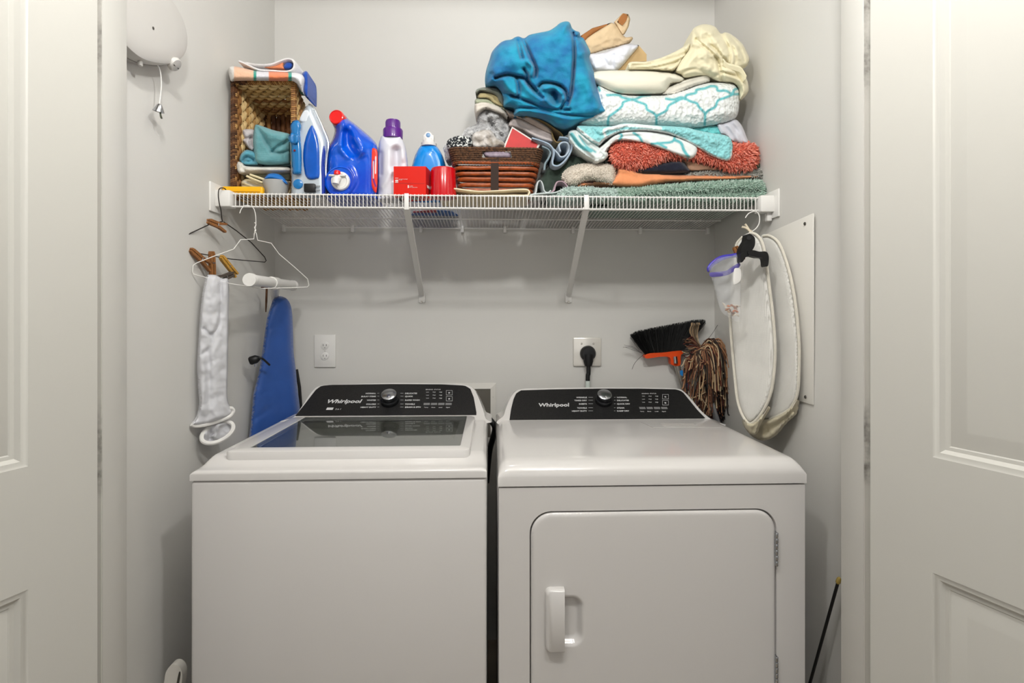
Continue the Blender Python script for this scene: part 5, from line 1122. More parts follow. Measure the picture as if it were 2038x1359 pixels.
for (nm, lb, cc, path, y0) in (
    ('tea_towel', 'grey striped tea towel standing in a narrow loop right of the wicker basket', (196, 202, 204), ((940, 1200), (1000, 1185), (1012, 1120), (1025, 1075), (1050, 1070), (1070, 1110), (1085, 1165), (1120, 1180), (1150, 1160)), 1.75),
    ('tea_towel', 'navy and pink edged cloth looped between the tea towel and the beige towel', (176, 150, 160), ((1130, 1180), (1180, 1160), (1195, 1110), (1215, 1075), (1260, 1070), (1290, 1090), (1310, 1120)), 1.755),
    ('tea_towel', 'pale grey cloth lying flat in front of the mint towel', (198, 208, 206), ((930, 1205), (1050, 1188), (1180, 1180), (1260, 1150), (1300, 1130)), 1.745)):
    o = ribbon(nm, Z3(*path), y0, y0+.10, .0055, cloth('t_%d' % cc[0], cc, scale=500, strength=.5), floor=deckz(1.75)+.0038); tag(o, lb, 'towel', 'thin cloths beside the wicker basket')

# ------------------------------------------------------------------ wicker basket with leather strap
DZ = deckz(1.75)+.0038
wk = empty('wicker_basket', tuple(P(986, 380, 1.84)), 'small brown wicker basket with a braided rim and dark strap, on the cream place mat', 'basket')
wick = M('wicker', (168, 82, 34), .38, var=(70, .45), coat=.2); rope = M('rope_brown', (112, 76, 48), .7, bump=('noise', 300, .8, .003), var=(160, .55, (52, 32, 20)))
bx0, bx1 = P(*Z3((160, 0))[0], 1.74).x, P(*Z3((1072, 0))[0], 1.74).x; cxb = (bx0+bx1)/2
zt, zm, zb_ = P(*Z3((0, 735))[0], 1.74).z, P(*Z3((0, 880))[0], 1.74).z, DZ+.010
def bring(k, z, r=.03, n=10):
    """rounded rectangle ring, k = 0 bottom .. 1 top"""
    hw = .113+(.149-.113)*k; y0 = 1.785-.04*k; y1 = 1.91+.05*k; return [(x, y, z) for x, y in rrect(cxb-hw, cxb+hw, y0, y1, r, n)]
b = MB(); nr = 7
for j in range(nr):
    k = j/(nr-1)*.66; z = zb_+(zm-zb_)*j/(nr-1)+.004; rr = resample([Vector(q) for q in bring(k, z)], .01); b.tube([q+Vector((0, 0, noise.noise(q*20+Vector((j*9, 0, 0)))*.0016)) for q in rr], .0062, 8, closed=True)
b.build('wicker_body', wick, wk)
b = MB(); b.prism([Vector(q) for q in bring(0, zb_-.004)], (0, 0, .006)); b.build('wicker_base', wick, wk)
# braided rim: rows of twisted rope with a slot for the hand at the front
b = MB(); rows = 8; hxa, hxb = P(*Z3((490, 0))[0], 1.74).x, P(*Z3((762, 0))[0], 1.74).x; hz_a, hz_b = P(*Z3((0, 835))[0], 1.74).z, P(*Z3((0, 772))[0], 1.74).z
for j in range(rows):
    z = zm+.002+(zt-zm-.004)*j/(rows-1); k = .70+.30*j/(rows-1); rr = resample([Vector(q) for q in bring(k, z)], .0035); n_ = len(rr)
    seg_ = []; cur = []
    for q in rr:
        if hxa < q.x < hxb and q.y < 1.77 and hz_a < z < hz_b:
            if len(cur) > 2: seg_.append(cur)
            cur = []
        else: cur.append(q)
    if len(cur) > 2: seg_.append(cur)
    if len(seg_) == 1 and len(seg_[0]) == n_: b.tube(seg_[0], [.0036+.0009*math.sin(i*2.1+j) for i in range(n_)], 6, closed=True)
    else:
        for sg in seg_: b.tube(sg, [.0036+.0009*math.sin(i*2.1+j) for i in range(len(sg))], 6)
b.build('braided_rim', rope, wk)
b = MB(); 
f_ = lambda k, z, dx: Vector((cxb-.004+dx, 1.785-.04*k-.0075, z))
b.add([f_(.66, zm+.012, -.0125), f_(.66, zm+.012, .0125), f_(0, zb_-.004, .0125), f_(0, zb_-.004, -.0125)]+[f_(.66, zm+.012, -.0125)+Vector((0, .003, 0)), f_(.66, zm+.012, .0125)+Vector((0, .003, 0)), f_(0, zb_-.004, .0125)+Vector((0, .003, 0)), f_(0, zb_-.004, -.0125)+Vector((0, .003, 0))],
      [(0, 1, 2, 3), (7, 6, 5, 4), (0, 4, 5, 1), (1, 5, 6, 2), (2, 6, 7, 3), (3, 7, 4, 0)]); b.build('strap', M('strap_brown', (50, 34, 26), .55), wk)
bk = empty('booklet', tuple(P(1035, 285, 1.79)), 'red booklet with a white border standing in the wicker basket', 'booklet')
b = MB(); pts = [P(x, y, 1.79) for x, y in Z3((690, 735), (772, 542), (1045, 715), (1000, 790), (700, 790))]; b.prism(pts, (0, .006, 0)); b.build('cover', M('paper_white', (226, 222, 214), .6), bk, smooth=False, recalc=True)
b = MB(); pts = [P(x, y, 1.7885) for x, y in Z3((708, 735), (777, 560), (1022, 714), (990, 780), (710, 780))]; b.prism(pts, (0, .001, 0)); b.build('red_panel', M('print_red', (206, 24, 20), .5, var=(40, .15)), bk, smooth=False, recalc=True)
o = puff('hair_brush', Z3((505, 790), (560, 780), (640, 780), (740, 785), (760, 820), (740, 850), (560, 850), (505, 830)), 1.80, .012, .02, 8, M('brush_mauve', (176, 160, 176), .4, var=(60, .4)), None, 2.5)
tag(o, 'mauve grey thing glimpsed through the hand slot of the wicker basket', 'brush')

# ------------------------------------------------------------------ bottles
def spline(prof, n=6): return [(v.x, v.y) for v in catmull(prof, n)]
jug = empty('detergent_jug', tuple(P(700, 388, 1.80)), 'large blue laundry detergent jug with a red cap and a white spigot', 'detergent jug')
YJ = 1.80
jb = M('jug_blue', (0, 92, 214), .2, coat=.5, var=(10, .35, (0, 62, 196)))
def hol(v): return v
jo = Z1((1028, 620), (1042, 660), (1042, 700), (1022, 760), (995, 805), (978, 850), (970, 930), (968, 1050), (970, 1180), (978, 1285), (1100, 1295), (1300, 1295), (1400, 1285), (1406, 1180), (1408, 1000), (1412, 860), (1402, 800), (1370, 755), (1300, 690), (1220, 625), (1160, 580), (1125, 545), (1080, 560))
puff('jug_body', jo, YJ, .060, .13, 24, jb, jug, 2.6, floor=DZ, nz=(0, 1), rb=5,
     folds=[(Z1((1150, 700), (1160, 800), (1210, 880)), 9, -.026), (Z1((1120, 620), (1105, 700), (1095, 800)), 6, .012), (Z1((1105, 850), (1160, 900), (1230, 905), (1270, 850)), 5, .010), (Z1((1230, 740), (1260, 800), (1265, 860)), 9, .012), (Z1((1180, 1000), (1210, 1060), (1210, 1120), (1180, 1170)), 3.5, .006), (Z1((1030, 900), (1080, 870)), 8, -.008)])
q = P(*Z1((1062, 567))[0], YJ-.045); ax = Vector((-.12, -1, .10)).normalized()
MB().lathe([(.020, -.05), (.021, -.03), (.0235, -.03), (.0235, 0), (.0225, .004), (.020, .0055), (.0185, .004), (0, .004)], q, ax, 40).build('cap', M('cap_red', (224, 18, 18), .28, coat=.3), jug, ang=30)
q = P(*Z1((1092, 1108))[0], YJ-.062)
cr = MB().lathe([(.047, -.004), (.048, .002), (.044, .0035), (.043, .001), (.034, 0), (0, .0)], q, (0, -1, 0), 40, sx=1, sy=.95).build('spigot_ring', jb, jug, ang=30)
b = MB(); b.lathe([(.029, 0), (.029, .006), (.027, .010), (.022, .011), (.019, .008), (0, .008)], q+Vector((.002, 0, 0)), (0, -1, 0), 36)
b.tube([q+Vector((-.004, -.009, .008)), q+Vector((-.006, -.024, .0)), q+Vector((-.007, -.026, -.014))], [.011, .011, .010], 16); b.box(q+Vector((-.032, -.018, .012)), q+Vector((.022, -.006, .018)), .003); b.build('spigot', plastw, jug, ang=40)
MB().lathe([(.010, 0), (.010, .010), (.008, .013), (0, .014)], q+Vector((-.006, -.012, .017)), (0, 0, 1), 20).build('push_button', M('cap_red', (224, 18, 18), .28), jug)
o = puff('label', Z1((1362, 830), (1385, 830), (1406, 860), (1409, 1000), (1404, 1160), (1390, 1205), (1352, 1130), (1347, 1000), (1350, 870)), YJ-.05, .003, .002, 4, M('jug_label', (255, 255, 255), .3, vcol=True), jug, 1.4, nz=(0, 1), base=(226, 52, 30), paint=[(Z1((1380, 930), (1366, 1020), (1375, 1100), (1392, 1150)), 3.2, (90, 30, 130)), (Z1((1392, 900), (1390, 1040)), 2, (236, 226, 230)), (Z1((1372, 940), (1372, 1080)), 1.6, (236, 226, 230))])
# white bottle, purple cap
wbt = empty('softener_bottle', tuple(P(781, 388, 1.80)), 'white bottle with a purple cap between the blue jug and the red box', 'bottle')
YW = 1.80; wp = M('bottle_white', (216, 216, 224), .3, coat=.2)
wo = Z2((762, 425), (720, 475), (702, 540), (697, 650), (690, 800), (688, 1000), (684, 1130), (688, 1250), (760, 1268), (980, 1268), (1054, 1255), (1062, 1100), (1062, 900), (1056, 760), (1045, 640), (1022, 540), (990, 470), (960, 425))
puff('bottle_body', wo, YW, .040, .045, 26, wp, wbt, 2.2, floor=DZ, rb=8, nz=(0, 1),
     folds=[(Z2((922, 620), (925, 720), (920, 800)), 7.5, -.030), (Z2((722, 650), (722, 800), (718, 900)), 4, -.014), (Z2((905, 930), (940, 850), (1000, 780)), 6, -.010), (Z2((840, 900), (790, 1000), (740, 1060)), 5, .006)])
cxw = P(*Z2((878, 440))[0], YW)
bz = [P(878/6.178+640, 200+y/6.178, YW).z for y in (445, 370, 355, 262, 250)]
pm = M('cap_purple', (88, 24, 128), .3, coat=.3); rw = (YW/FPX)/6.178
b = MB(); b.lathe([(118*rw, bz[0]-.008), (120*rw, bz[1]), (112*rw, bz[2]), (88*rw, bz[2]+.001), (88*rw, bz[3]), (82*rw, bz[4]), (0, bz[4]+.0005)], (cxw.x, YW, 0), seg=48); b.build('cap', pm, wbt, ang=30)
b = MB()
for k in range(40): a = 2*math.pi*k/40; c_ = Vector((cxw.x+math.cos(a)*88*rw, YW+math.sin(a)*88*rw, 0)); b.tube([c_+Vector((0, 0, bz[2]+.003)), c_+Vector((0, 0, bz[3]-.002))], .0006, 4)
b.build('cap_ribs', pm, wbt)
# light blue bottle behind
bb_ = empty('dish_soap_bottle', tuple(P(853, 388, 1.90)), 'light blue bottle with a white flip cap behind the red box and red cup', 'bottle')
YL = 1.88
lo_ = Z2((1215, 560), (1160, 650), (1120, 770), (1098, 900), (1090, 1060), (1100, 1200), (1130, 1250), (1500, 1250), (1540, 1200), (1545, 1050), (1540, 900), (1520, 780), (1480, 660), (1430, 580), (1390, 545), (1325, 533), (1260, 545))
puff('bottle_body', lo_, YL, .030, .035, 22, M('soap_blue', (12, 140, 226), .2, coat=.4), bb_, 2.6, floor=DZ, nz=(0, 1), folds=[(Z2((1340, 580), (1420, 650), (1465, 780), (1470, 900)), 2.5, .004)])
MB().lathe([(.0255, -.006), (.0265, .004), (.020, .006), (.0195, .016), (.017, .018), (0, .018)], P(*Z2((1320, 545))[0], YL), (0, 0, 1), 32).build('cap_base', plastw, bb_, ang=30)
q = P(*Z2((1318, 470))[0], YL); b = MB(); b.box(q+Vector((-.0175, -.014, -.012)), q+Vector((.0185, .014, .010)), .004); b.tube([q+Vector((0, -.016, .006)), q+Vector((0, .012, .006))], .0125, 20); b.build('flip_cap', plastw, bb_)
MB().lathe([(.0075, 0), (.006, .001), (0, .0005)], q+Vector((0, -.0165, .007)), (0, -1, 0), 20).build('nozzle', M('nozzle_blue', (110, 150, 190), .3), bb_)
# red box
rbx = empty('red_box', tuple(P(820, 388, 1.75)), 'small red carton with tiny white print in front of the light blue bottle', 'box')
YR = 1.735; rm = M('box_red', (208, 26, 6), .45, spec=.2, bump=('noise', 60, .1, .002)); x0, x1 = P(*Z2((886, 0))[0], YR).x, P(*Z2((1282, 0))[0], YR).x; zt_ = P(*Z2((0, 800))[0], YR).z
xr_ = x1+.014
b = MB(); b.add([(x0, YR, DZ), (x1, YR, DZ), (x1-.0, YR, zt_+.001), (x0, YR, zt_), (x0+.012, YR+.09, DZ), (xr_, YR+.06, DZ), (xr_-.003, YR+.06, zt_-.002), (x0+.012, YR+.09, zt_-.003)], [(0, 1, 2, 3), (5, 4, 7, 6), (1, 5, 6, 2), (4, 0, 3, 7), (3, 2, 6, 7), (1, 0, 4, 5)])
b.build('carton', rm, rbx, smooth=False, recalc=True)
b = MB(); e1 = P(*Z2((890, 1018))[0], YR).z; b.box((x0+.002, YR-.0006, e1), (x1-.004, YR+.0002, e1+.0008)); b.build('flap_edge', M('red_dark', (150, 22, 12), .5), rbx)
b = MB(); ux, uz = Vector((1, 0, 0)), Vector((0, 0, 1)); q = P(*Z2((905, 1010))[0], YR-.0004); zz = q.z
for (xx, yy, w_, h_) in ((0, 0, .0095, .0015), (0, .0135, .0095, .0012)): b.box((q.x+xx, YR-.0007, zz+yy), (q.x+xx+w_, YR, zz+yy+h_))
text_mb(b, '835', Vector((q.x+.0006, YR-.0004, zz+.0035)), ux, uz, .0075, bold=.0004, sx=.8)
text_mb(b, 'net contents assorted', Vector((q.x+.0115, YR-.0004, zz+.0105)), ux, uz, .0030); text_mb(b, 'keep dry', Vector((q.x+.0115, YR-.0004, zz+.0075)), ux, uz, .0028)
q = P(*Z2((1060, 1075))[0], YR-.0004); b.box((q.x, YR-.0007, q.z), (q.x+.003, YR, q.z+.0085)); text_mb(b, 'recyclable', Vector((q.x+.004, YR-.0004, q.z+.005)), ux, uz, .0030); text_mb(b, 'please recycle this box', Vector((q.x+.004, YR-.0004, q.z+.001)), ux, uz, .0028)
b.build('front_print', plastw, rbx, smooth=False)
sd_ = Vector((xr_-x1, .06, 0)).normalized(); b = MB(); text_mb(b, 'water', Vector((x1, YR, 0))+sd_*.010+Vector((.0004, 0, P(*Z2((0, 1050))[0], YR).z)), sd_, uz, .016, bold=.0006, sx=.8); b.build('side_print', plastw, rbx, smooth=False)
b = MB(); rb_ = random.Random(6); bc = []
for i_ in range(9):
    for j_ in range(4):
        x_, y_ = x0+.014+i_*.0068, YR+.008+j_*.012; b.add([(x_, y_, DZ-.0006), (x_+.0066, y_, DZ-.0006), (x_+.0066, y_+.0115, DZ-.0006), (x_, y_+.0115, DZ-.0006)], [(3, 2, 1, 0)], 0, [lin(rb_.choice([(30, 120, 110), (40, 60, 110), (200, 190, 184), (60, 150, 90), (190, 40, 50)]))]*4)
b.build('bottom_print', M('print_vcol', (255, 255, 255), .5, vcol=True), rbx, smooth=False)
# red cup
rcu = empty('red_cup', tuple(P(882, 388, 1.77)), 'shiny red plastic cup upside down between the red box and the wicker basket', 'cup')
a_, c_ = P(*Z2((1345, 840))[0], 1.756), P(*Z2((1650, 840))[0], 1.756); rr_ = (c_.x-a_.x)/2
MB().lathe([(rr_*1.06, DZ), (rr_*1.06, DZ+.002), (rr_, a_.z-.004), (rr_*.97, a_.z-.001), (rr_*.9, a_.z), (0, a_.z)], ((a_.x+c_.x)/2, 1.756, 0), seg=48).build('cup_body', M('cup_red', (190, 2, 18), .2, coat=.5), rcu, ang=50)
# pod pouch lying flat
o = puff('detergent_pouch', [(822, 421), (898, 420), (912, 439), (832, 440)], Vector((0, 1.86, deckz(1.85)+.007)), .002, .006, 3, M('pouch', (255, 255, 255), .3, vcol=True), None, 2, n=(0, .0667, -1), nz=(.001, .02), smooth=2,
         base=lambda x, y: (20, 100, 184) if y > 424 or x > 870 else (190, 40, 50))
tag(o, 'blue plastic packet lying flat on the shelf wires behind the red box', 'packet')

# ------------------------------------------------------------------ steam iron standing on its heel
ir = empty('steam_iron', tuple(P(613, 388, 1.80)), 'blue and silver steam iron standing between the woven basket and the blue jug', 'iron')
YI = 1.752; sil = M('iron_silver', (196, 206, 214), .3, metal=.25); ib1 = M('iron_blue', (6, 112, 178), .25, coat=.4); ib2 = M('iron_tank', (8, 88, 190), .15, coat=.5, var=(30, .15))
puff('iron_body', Z1((820, 466), (858, 482), (885, 540), (925, 630), (965, 720), (985, 790), (975, 900), (965, 1000), (970, 1100), (966, 1280), (900, 1290), (700, 1290), (676, 1280), (680, 1100), (676, 1000), (672, 880), (668, 760), (690, 690), (720, 640), (745, 590), (770, 530), (800, 480)), YI, .030, .022, 14, sil, ir, 2.2, floor=DZ, nz=(0, 1), rb=5)
MB().tube(catmull([P(x, y, YI+.004) for x, y in Z1((826, 462), (862, 480), (900, 560), (945, 660), (990, 785), (978, 900), (970, 1000), (970, 1200))], 5), .0042, 8).build('soleplate', chromem, ir)
puff('water_tank', Z1((848, 632), (875, 660), (905, 740), (918, 850), (920, 960), (918, 1070), (890, 1090), (830, 1095), (795, 1060), (780, 980), (775, 900), (782, 800), (810, 700)), YI-.028, .010, .004, 8, ib2, ir, 2, nz=(0, 1))
puff('rear_body', Z1((905, 765), (950, 770), (968, 830), (960, 960), (965, 1100), (960, 1240), (920, 1255), (918, 1000)), YI-.018, .010, .02, 6, M('iron_navy', (12, 48, 150), .2, coat=.5), ir, 2, nz=(0, 1), floor=DZ)
hb = puff('handle', Z1((705, 590), (740, 592), (765, 640), (758, 690), (760, 760), (768, 860), (768, 1020), (755, 1050), (700, 1050), (686, 1020), (680, 900), (675, 790), (655, 770), (652, 730), (672, 700), (668, 640), (685, 605)), YI-.035, .016, .01, 8, ib1, ir, 2, nz=(0, 1))
puff('dial', Z1((670, 705), (700, 700), (738, 710), (742, 760), (730, 790), (690, 790), (665, 770)), YI-.054, .008, .006, 5, ib1, hb, 1.8, nz=(0, 1), folds=[(Z1((695, 705), (695, 785)), 1.2, -.005)])
MB().lathe([(.0035, 0), (.0028, .0012), (0, .0014)], P(*Z1((706, 847))[0], YI-.052), (0, -1, 0), 16).build('indicator', M('dot_red', (110, 20, 30), .3), hb)
MB().lathe([(.014, -.004), (.015, 0), (.013, .0015), (0, .002)], P(*Z1((735, 1130))[0], YI-.032), (0, -1, 0), 28).build('round_badge', ib1, ir)
puff('nose_panel', Z1((780, 520), (810, 505), (835, 530), (820, 580), (800, 612), (750, 590)), YI-.028, .003, .002, 4, M('iron_white', (214, 220, 226), .3), ir, 1.8, nz=(0, 1))
ip = P(*Z1((845, 1165))[0], YI-.034); b = MB(); b.box(ip+Vector((-.020, -.008, -.013)), ip+Vector((.014, .006, .013)), .003); pl_ = b.build('plug', blk, ir)
b = MB(); b.box(ip+Vector((.012, -.003, -.008)), ip+Vector((.028, -.001, -.005))).box(ip+Vector((.012, -.003, .004)), ip+Vector((.028, -.001, .007))); b.build('prongs', chromem, pl_)

# ------------------------------------------------------------------ woven basket lying on its side, open to the front
hb_ = empty('woven_basket', tuple(P(525, 388, 1.82)), 'tall woven seagrass basket tipped on its side at the left end of the shelf', 'basket')
def hmat():
    m = M('seagrass', (190, 150, 92), .75, var=(26, .5, (96, 62, 34))); nt = m.node_tree; N = nt.nodes; L = nt.links; b_ = N['Principled BSDF']
    v = N.new('ShaderNodeTexVoronoi'); v.inputs['Scale'].default_value = 60; tc = [n for n in N if n.bl_idname == 'ShaderNodeTexCoord'][0]
    mp_ = N.new('ShaderNodeMapping'); mp_.inputs['Scale'].default_value = (1.6, 1.6, .55); L.new(tc.outputs['Object'], mp_.inputs[0]); L.new(mp_.outputs[0], v.inputs['Vector'])
    bp_ = N.new('ShaderNodeBump'); bp_.inputs['Strength'].default_value = 1; bp_.inputs['Distance'].default_value = .006; bp_.invert = True; L.new(v.outputs['Distance'], bp_.inputs['Height']); L.new(bp_.outputs[0], b_.inputs['Normal']); return m
hy = hmat()
A_, B_, C_, D_ = [P(x, y, 1.778) for x, y in Z1((192, 1240), (700, 1240), (700, 268), (196, 268))]
for q in (A_, B_): q.z = DZ+.003
def inset(f, k, Y, kz=None):
    c_ = sum(f, Vector())/4; return [Vector((c_.x+(q.x-c_.x)*k, Y, c_.z+(q.z-c_.z)*(kz or k))) for q in f]
F0 = [A_, B_, C_, D_]; F1 = inset(F0, .80, 1.965); 
for q in F1[:2]: q.z = DZ+.004
th_ = .010
def wall_(name, i, j, mat):
    """plaited wall: strands running front to back, over and under"""
    b = MB(); f0, f1, k0, k1 = F0[i], F0[j], F1[i], F1[j]; out = (f1-f0).cross(k0-f0).normalized(); L_ = (f1-f0).length; nrow = max(8, int((k0-f0).length/.014)); ns = max(6, int(L_/.016))
    for r_ in range(nrow+1):
        t = r_/nrow; a, c_ = f0.lerp(k0, t), f1.lerp(k1, t); pts = []
        for s_ in range(ns*3+1):
            u = s_/(ns*3); ph = math.sin(u*ns*math.pi+(r_ % 2)*math.pi); pts.append(a.lerp(c_, u)+out*ph*.0035+Vector((noise.noise(Vector((u*9, r_, i)))*.002, 0, noise.noise(Vector((u*9, r_, i+5)))*.002)))
        b.tube(pts, [.0052+.0020*abs(math.sin(x*1.05+r_)) for x in range(len(pts))], 6, col=lin(rndb.choice(hcols)))
    for s_ in range(ns+1):
        u = s_/ns; b.tube([f0.lerp(f1, u), k0.lerp(k1, u)], .0028, 5, col=lin((96, 62, 36)))
    return b.build(name, M('seagrass_strand', (255, 255, 255), .7, vcol=True, bump=('noise', 220, .5, .002)), hb_)
rndb = random.Random(4); hcols = [(214, 178, 116), (190, 148, 88), (224, 194, 138), (168, 122, 68), (150, 104, 56), (200, 164, 104)]
wall_('side_panel', 1, 2, hy); wall_('side_panel', 3, 0, hy); wall_('side_panel', 2, 3, hy); wall_('side_panel', 0, 1, hy)
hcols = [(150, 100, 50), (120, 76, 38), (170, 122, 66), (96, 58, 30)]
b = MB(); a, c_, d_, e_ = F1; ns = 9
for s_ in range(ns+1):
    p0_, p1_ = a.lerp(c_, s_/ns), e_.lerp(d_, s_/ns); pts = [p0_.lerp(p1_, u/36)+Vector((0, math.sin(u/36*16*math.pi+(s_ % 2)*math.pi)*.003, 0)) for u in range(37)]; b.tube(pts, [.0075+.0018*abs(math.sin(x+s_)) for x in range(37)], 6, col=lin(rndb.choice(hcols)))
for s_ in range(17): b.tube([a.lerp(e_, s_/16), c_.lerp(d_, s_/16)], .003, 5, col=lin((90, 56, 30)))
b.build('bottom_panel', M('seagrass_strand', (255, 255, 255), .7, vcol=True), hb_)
b = MB(); ring = [q+Vector((0, -.004, 0)) for q in F0]; pts = resample(ring, .006); ncirc = len(pts)
for k in range(0, ncirc):
    q = pts[k]; t = (pts[(k+1) % ncirc]-pts[k-1]).normalized(); nrm_ = Vector((0, -1, 0)).cross(t)
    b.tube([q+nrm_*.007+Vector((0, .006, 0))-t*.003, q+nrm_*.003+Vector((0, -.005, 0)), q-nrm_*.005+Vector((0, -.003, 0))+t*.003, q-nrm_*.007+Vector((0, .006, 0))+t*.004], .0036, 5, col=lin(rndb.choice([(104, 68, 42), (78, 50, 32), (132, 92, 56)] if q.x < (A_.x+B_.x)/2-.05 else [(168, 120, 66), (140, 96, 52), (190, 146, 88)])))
b.tube(pts, .006, 6, closed=True, col=lin((84, 54, 34))); b.build('rim', M('seagrass_strand', (255, 255, 255), .7, vcol=True), hb_)
# cloths in the basket
waf = M('waffle_teal', (112, 186, 194), .9, bump=('diag', 1500, .9, .002), var=(30, .12), sheen=.3)
def yp(nm, lb, pts, Y, df, db, r, m, cat, folds=(), nz=(.004, .03), floor=None, **k):
    o = puff(nm, Y8(*pts), Y, df, db, r, m, None, 2, folds=[(Y8(*f), w_, h_) for f, w_, h_ in folds], nz=nz, rb=5, floor=floor, **k); return tag(o, lb, cat)
yp('dish_cloth', 'teal knitted cloth folded diagonally in the woven basket', [(585, 225), (615, 210), (700, 235), (850, 290), (980, 320), (1085, 345), (1110, 380), (1112, 600), (1108, 780), (1060, 800), (820, 820), (650, 800), (590, 760), (570, 640), (555, 480), (560, 350)], 1.79, .030, .05, 10, waf, 'cloth',
   folds=[([(600, 240), (680, 340), (760, 480), (840, 620)], 4, -.018), ([(840, 625), (960, 640), (1080, 610)], 2.5, -.012), ([(700, 300), (850, 380), (1000, 430)], 9, .008), ([(880, 590), (960, 530), (1060, 470)], 3.5, -.016)])
yp('washcloth', 'white washcloth bunched left of the teal knitted cloth in the woven basket', [(390, 290), (470, 278), (560, 285), (590, 340), (585, 480), (560, 600), (500, 580), (430, 500), (372, 415), (400, 400)], 1.83, .02, .05, 7, cloth('wash_white', (216, 212, 214), scale=300, strength=.8), 'towel', folds=[([(400, 410), (450, 420), (540, 400)], 2.5, -.012), ([(520, 400), (510, 480), (545, 560)], 3, -.012)])
yp('dish_cloth', 'blue teal cloth rolled on the white towel in the woven basket', [(345, 740), (370, 660), (440, 595), (520, 600), (600, 640), (640, 760), (640, 815), (540, 822), (420, 815), (365, 770)], 1.80, .025, .07, 7, cloth('cloth_teal', (98, 168, 188), scale=400, strength=.6), 'cloth', folds=[([(400, 760), (420, 720), (480, 700), (560, 740)], 3, -.016), ([(420, 755), (500, 770), (570, 760)], 2.5, -.010)])
yp('hand_towel', 'thin sea green cloth under the teal knitted cloth', [(600, 800), (820, 815), (1100, 795), (1110, 840), (900, 845), (700, 835), (600, 825)], 1.81, .02, .08, 5, cloth('cloth_sea', (96, 132, 132)), 'cloth')
yp('bath_towel', 'white towel rolled in the middle of the woven basket', [(300, 810), (335, 765), (400, 790), (440, 830), (600, 842), (900, 842), (1060, 848), (1110, 870), (1112, 915), (980, 935), (700, 932), (480, 940), (400, 955), (340, 945), (305, 880)], 1.79, .028, .09, 8, cloth('towel_white', (222, 218, 208), scale=300, strength=.8), 'towel', folds=[([(400, 860), (420, 900), (480, 930)], 2.5, -.008), ([(440, 850), (700, 862), (1050, 870)], 3, .004)])
yp('hand_towel', 'grey green towel below the rolled white towel in the woven basket', [(410, 965), (500, 940), (900, 935), (1110, 940), (1112, 1040), (1000, 1050), (700, 1050), (480, 1010), (420, 1000)], 1.82, .02, .08, 6, cloth('towel_gg', (146, 148, 126), scale=300), 'towel', folds=[([(450, 985), (700, 990), (1100, 1000)], 2, -.006)])
yp('tea_towel', 'pale yellow striped towel at the bottom of the woven basket', [(365, 1090), (400, 1040), (480, 1020), (600, 1050), (760, 1080), (1100, 1060), (1118, 1120), (1115, 1270), (900, 1290), (600, 1290), (480, 1290), (390, 1200)], 1.81, .03, .08, 9, M('towel_stripe', (255, 255, 255), .9, vcol=True, bump=('noise', 300, .5, .002)), 'towel',
   folds=[([(430, 1060), (560, 1110), (720, 1150)], 2, -.008), ([(400, 1120), (540, 1170), (700, 1210)], 2, -.008), ([(1040, 1160), (1080, 1150), (1110, 1180)], 2, -.008)], base=(220, 204, 164), paint=[(Y8((420, 1060), (560, 1120), (740, 1180)), 3, (224, 218, 204)), (Y8((480, 1140), (640, 1180)), 2, (150, 150, 110))], floor=DZ+.006)
b = MB()
for pth in ([(460, 985), (560, 1030), (700, 1085)], [(510, 962), (620, 1000), (730, 1040)]): b.tube(catmull([P(x, y, 1.765) for x, y in Y8(*pth)], 4), .0036, 8)
tag(b.build('cord_handles', M('cord_cream', (222, 210, 172), .8)), 'pair of cream cord loops lying beside the blue-rimmed measuring cup', 'cord')
# measuring cup
mc = empty('measuring_cup', tuple(P(549, 388, 1.755)), 'small frosted measuring cup with a blue rim in front of the woven basket contents', 'cup')
q0_, q1_ = P(*Y8((890, 1240))[0], 1.757), P(*Y8((890, 1060))[0], 1.757); fr = M('frosted', (206, 206, 204), .45, trans=.35)
MB().lathe([(0, DZ), (.029, DZ), (.031, DZ+.003), (.040, q1_.z), (.0385, q1_.z), (.029, DZ+.004), (0, DZ+.004)], (q0_.x, 1.765, 0), seg=40).build('cup_body', fr, mc, ang=40)
o = puff('cup_lid', Y8((725, 1030), (760, 965), (820, 940), (920, 945), (1000, 985), (1060, 1060), (1075, 1110), (980, 1090), (860, 1050)), 1.757, .02, .03, 8, M('rim_blue', (20, 112, 196), .25, coat=.4), mc, 1.8, nz=(0, 1))
# yellow box
yb_ = empty('yellow_tray', tuple(P(484, 388, 1.76)), 'flat bright yellow plastic case at the far left end of the shelf', 'case')
a_, c_ = P(442, 372, 1.735), P(526, 372, 1.735); 
MB().box((a_.x+.005, 1.722, DZ-.002), (c_.x, 1.742, a_.z), .005, 3).build('case_body', M('yellow_plastic', (240, 178, 8), .35), yb_)
MB().box((a_.x+.012, 1.7205, DZ+.006), (c_.x-.008, 1.7225, DZ+.008), .0005).build('lid_seam', M('yellow_dark', (190, 130, 6), .4), yb_)
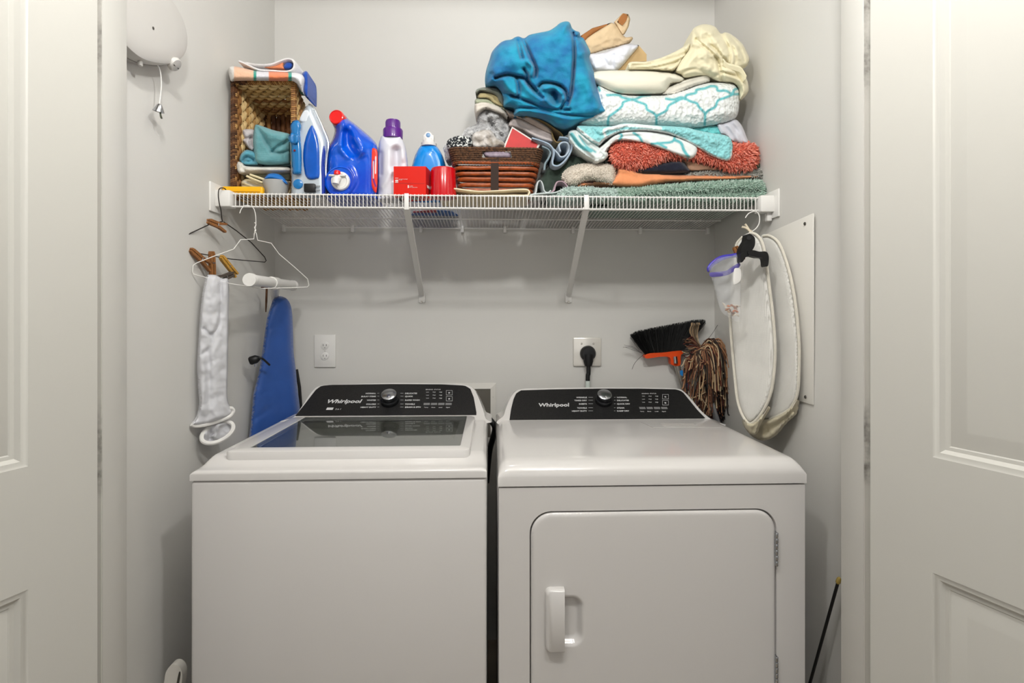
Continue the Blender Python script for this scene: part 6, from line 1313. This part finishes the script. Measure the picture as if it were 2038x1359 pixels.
# striped towels on top of the basket
st = M('striped_terry', (255, 255, 255), .95, vcol=True, bump=('noise', 320, .8, .002), sheen=.3)
sp_ = [(Z1((150, 200), (200, 200)), 3, (228, 226, 222)), (Z1((360, 180), (375, 225), (368, 270)), 6, (40, 160, 140)), (Z1((666, 190), (664, 270)), 6, (40, 160, 140))]
def stripe(x, y):
    u = (x-420)*4.247
    if u < 195: return (228, 224, 218)
    if u < 360: return (236, 190, 158)
    if u < 382: return (30, 158, 140)
    if u < 490: return (222, 220, 226)
    if u < 652: return (236, 136, 92)
    if u < 680: return (30, 158, 140)
    return (226, 226, 230)
o = puff('striped_towel', Z1((148, 160), (165, 138), (220, 138), (400, 175), (600, 182), (740, 195), (785, 230), (778, 300), (770, 360), (740, 300), (690, 262), (600, 262), (400, 258), (220, 260), (170, 262), (152, 215)), 1.77, .045, .14, 10, st, None, 1.9, base=stripe, nz=(.005, .03), rb=6, folds=[(Z1((220, 140), (400, 180), (740, 205)), 1.6, -.004)])
tag(o, 'white, peach and orange striped towel folded flat on top of the woven basket', 'towel')
o = puff('striped_towel', Z1((770, 200), (800, 175), (822, 200), (828, 300), (822, 400), (800, 395), (775, 340), (780, 260)), 1.80, .03, .10, 6, cloth('terry_blue', (40, 84, 178), scale=300, strength=.8), None, 2, nz=(.003, .03), rb=4)
tag(o, 'royal blue towel edge hanging down the right side of the woven basket', 'towel')
o = ribbon('striped_towel', Z1((232, 92), (300, 120), (400, 160), (520, 172), (640, 178), (690, 160), (705, 120), (690, 80), (640, 70), (570, 95), (500, 118), (380, 120), (290, 108)), 1.755, 1.92, .008, st, None, base=(224, 222, 222))
tag(o, 'white towel with a rolled edge lying on the striped towel, topmost on the woven basket', 'towel')
o = puff('washcloth', Z1((610, 135), (630, 105), (665, 98), (690, 120), (680, 155), (640, 162), (612, 155)), 1.775, .014, .1, 6, cloth('terry_blue', (40, 84, 178)), None, 1.8, rb=4); tag(o, 'small roll of royal blue towel tucked in the topmost white towel', 'towel')
o = puff('washcloth', Z1((440, 128), (540, 125), (600, 95), (625, 92), (615, 130), (620, 160), (540, 160), (440, 150)), 1.775, .014, .1, 5, cloth('terry_orange', (228, 140, 96)), None, 1.8, rb=4); tag(o, 'orange towel layer inside the topmost white towel', 'towel')
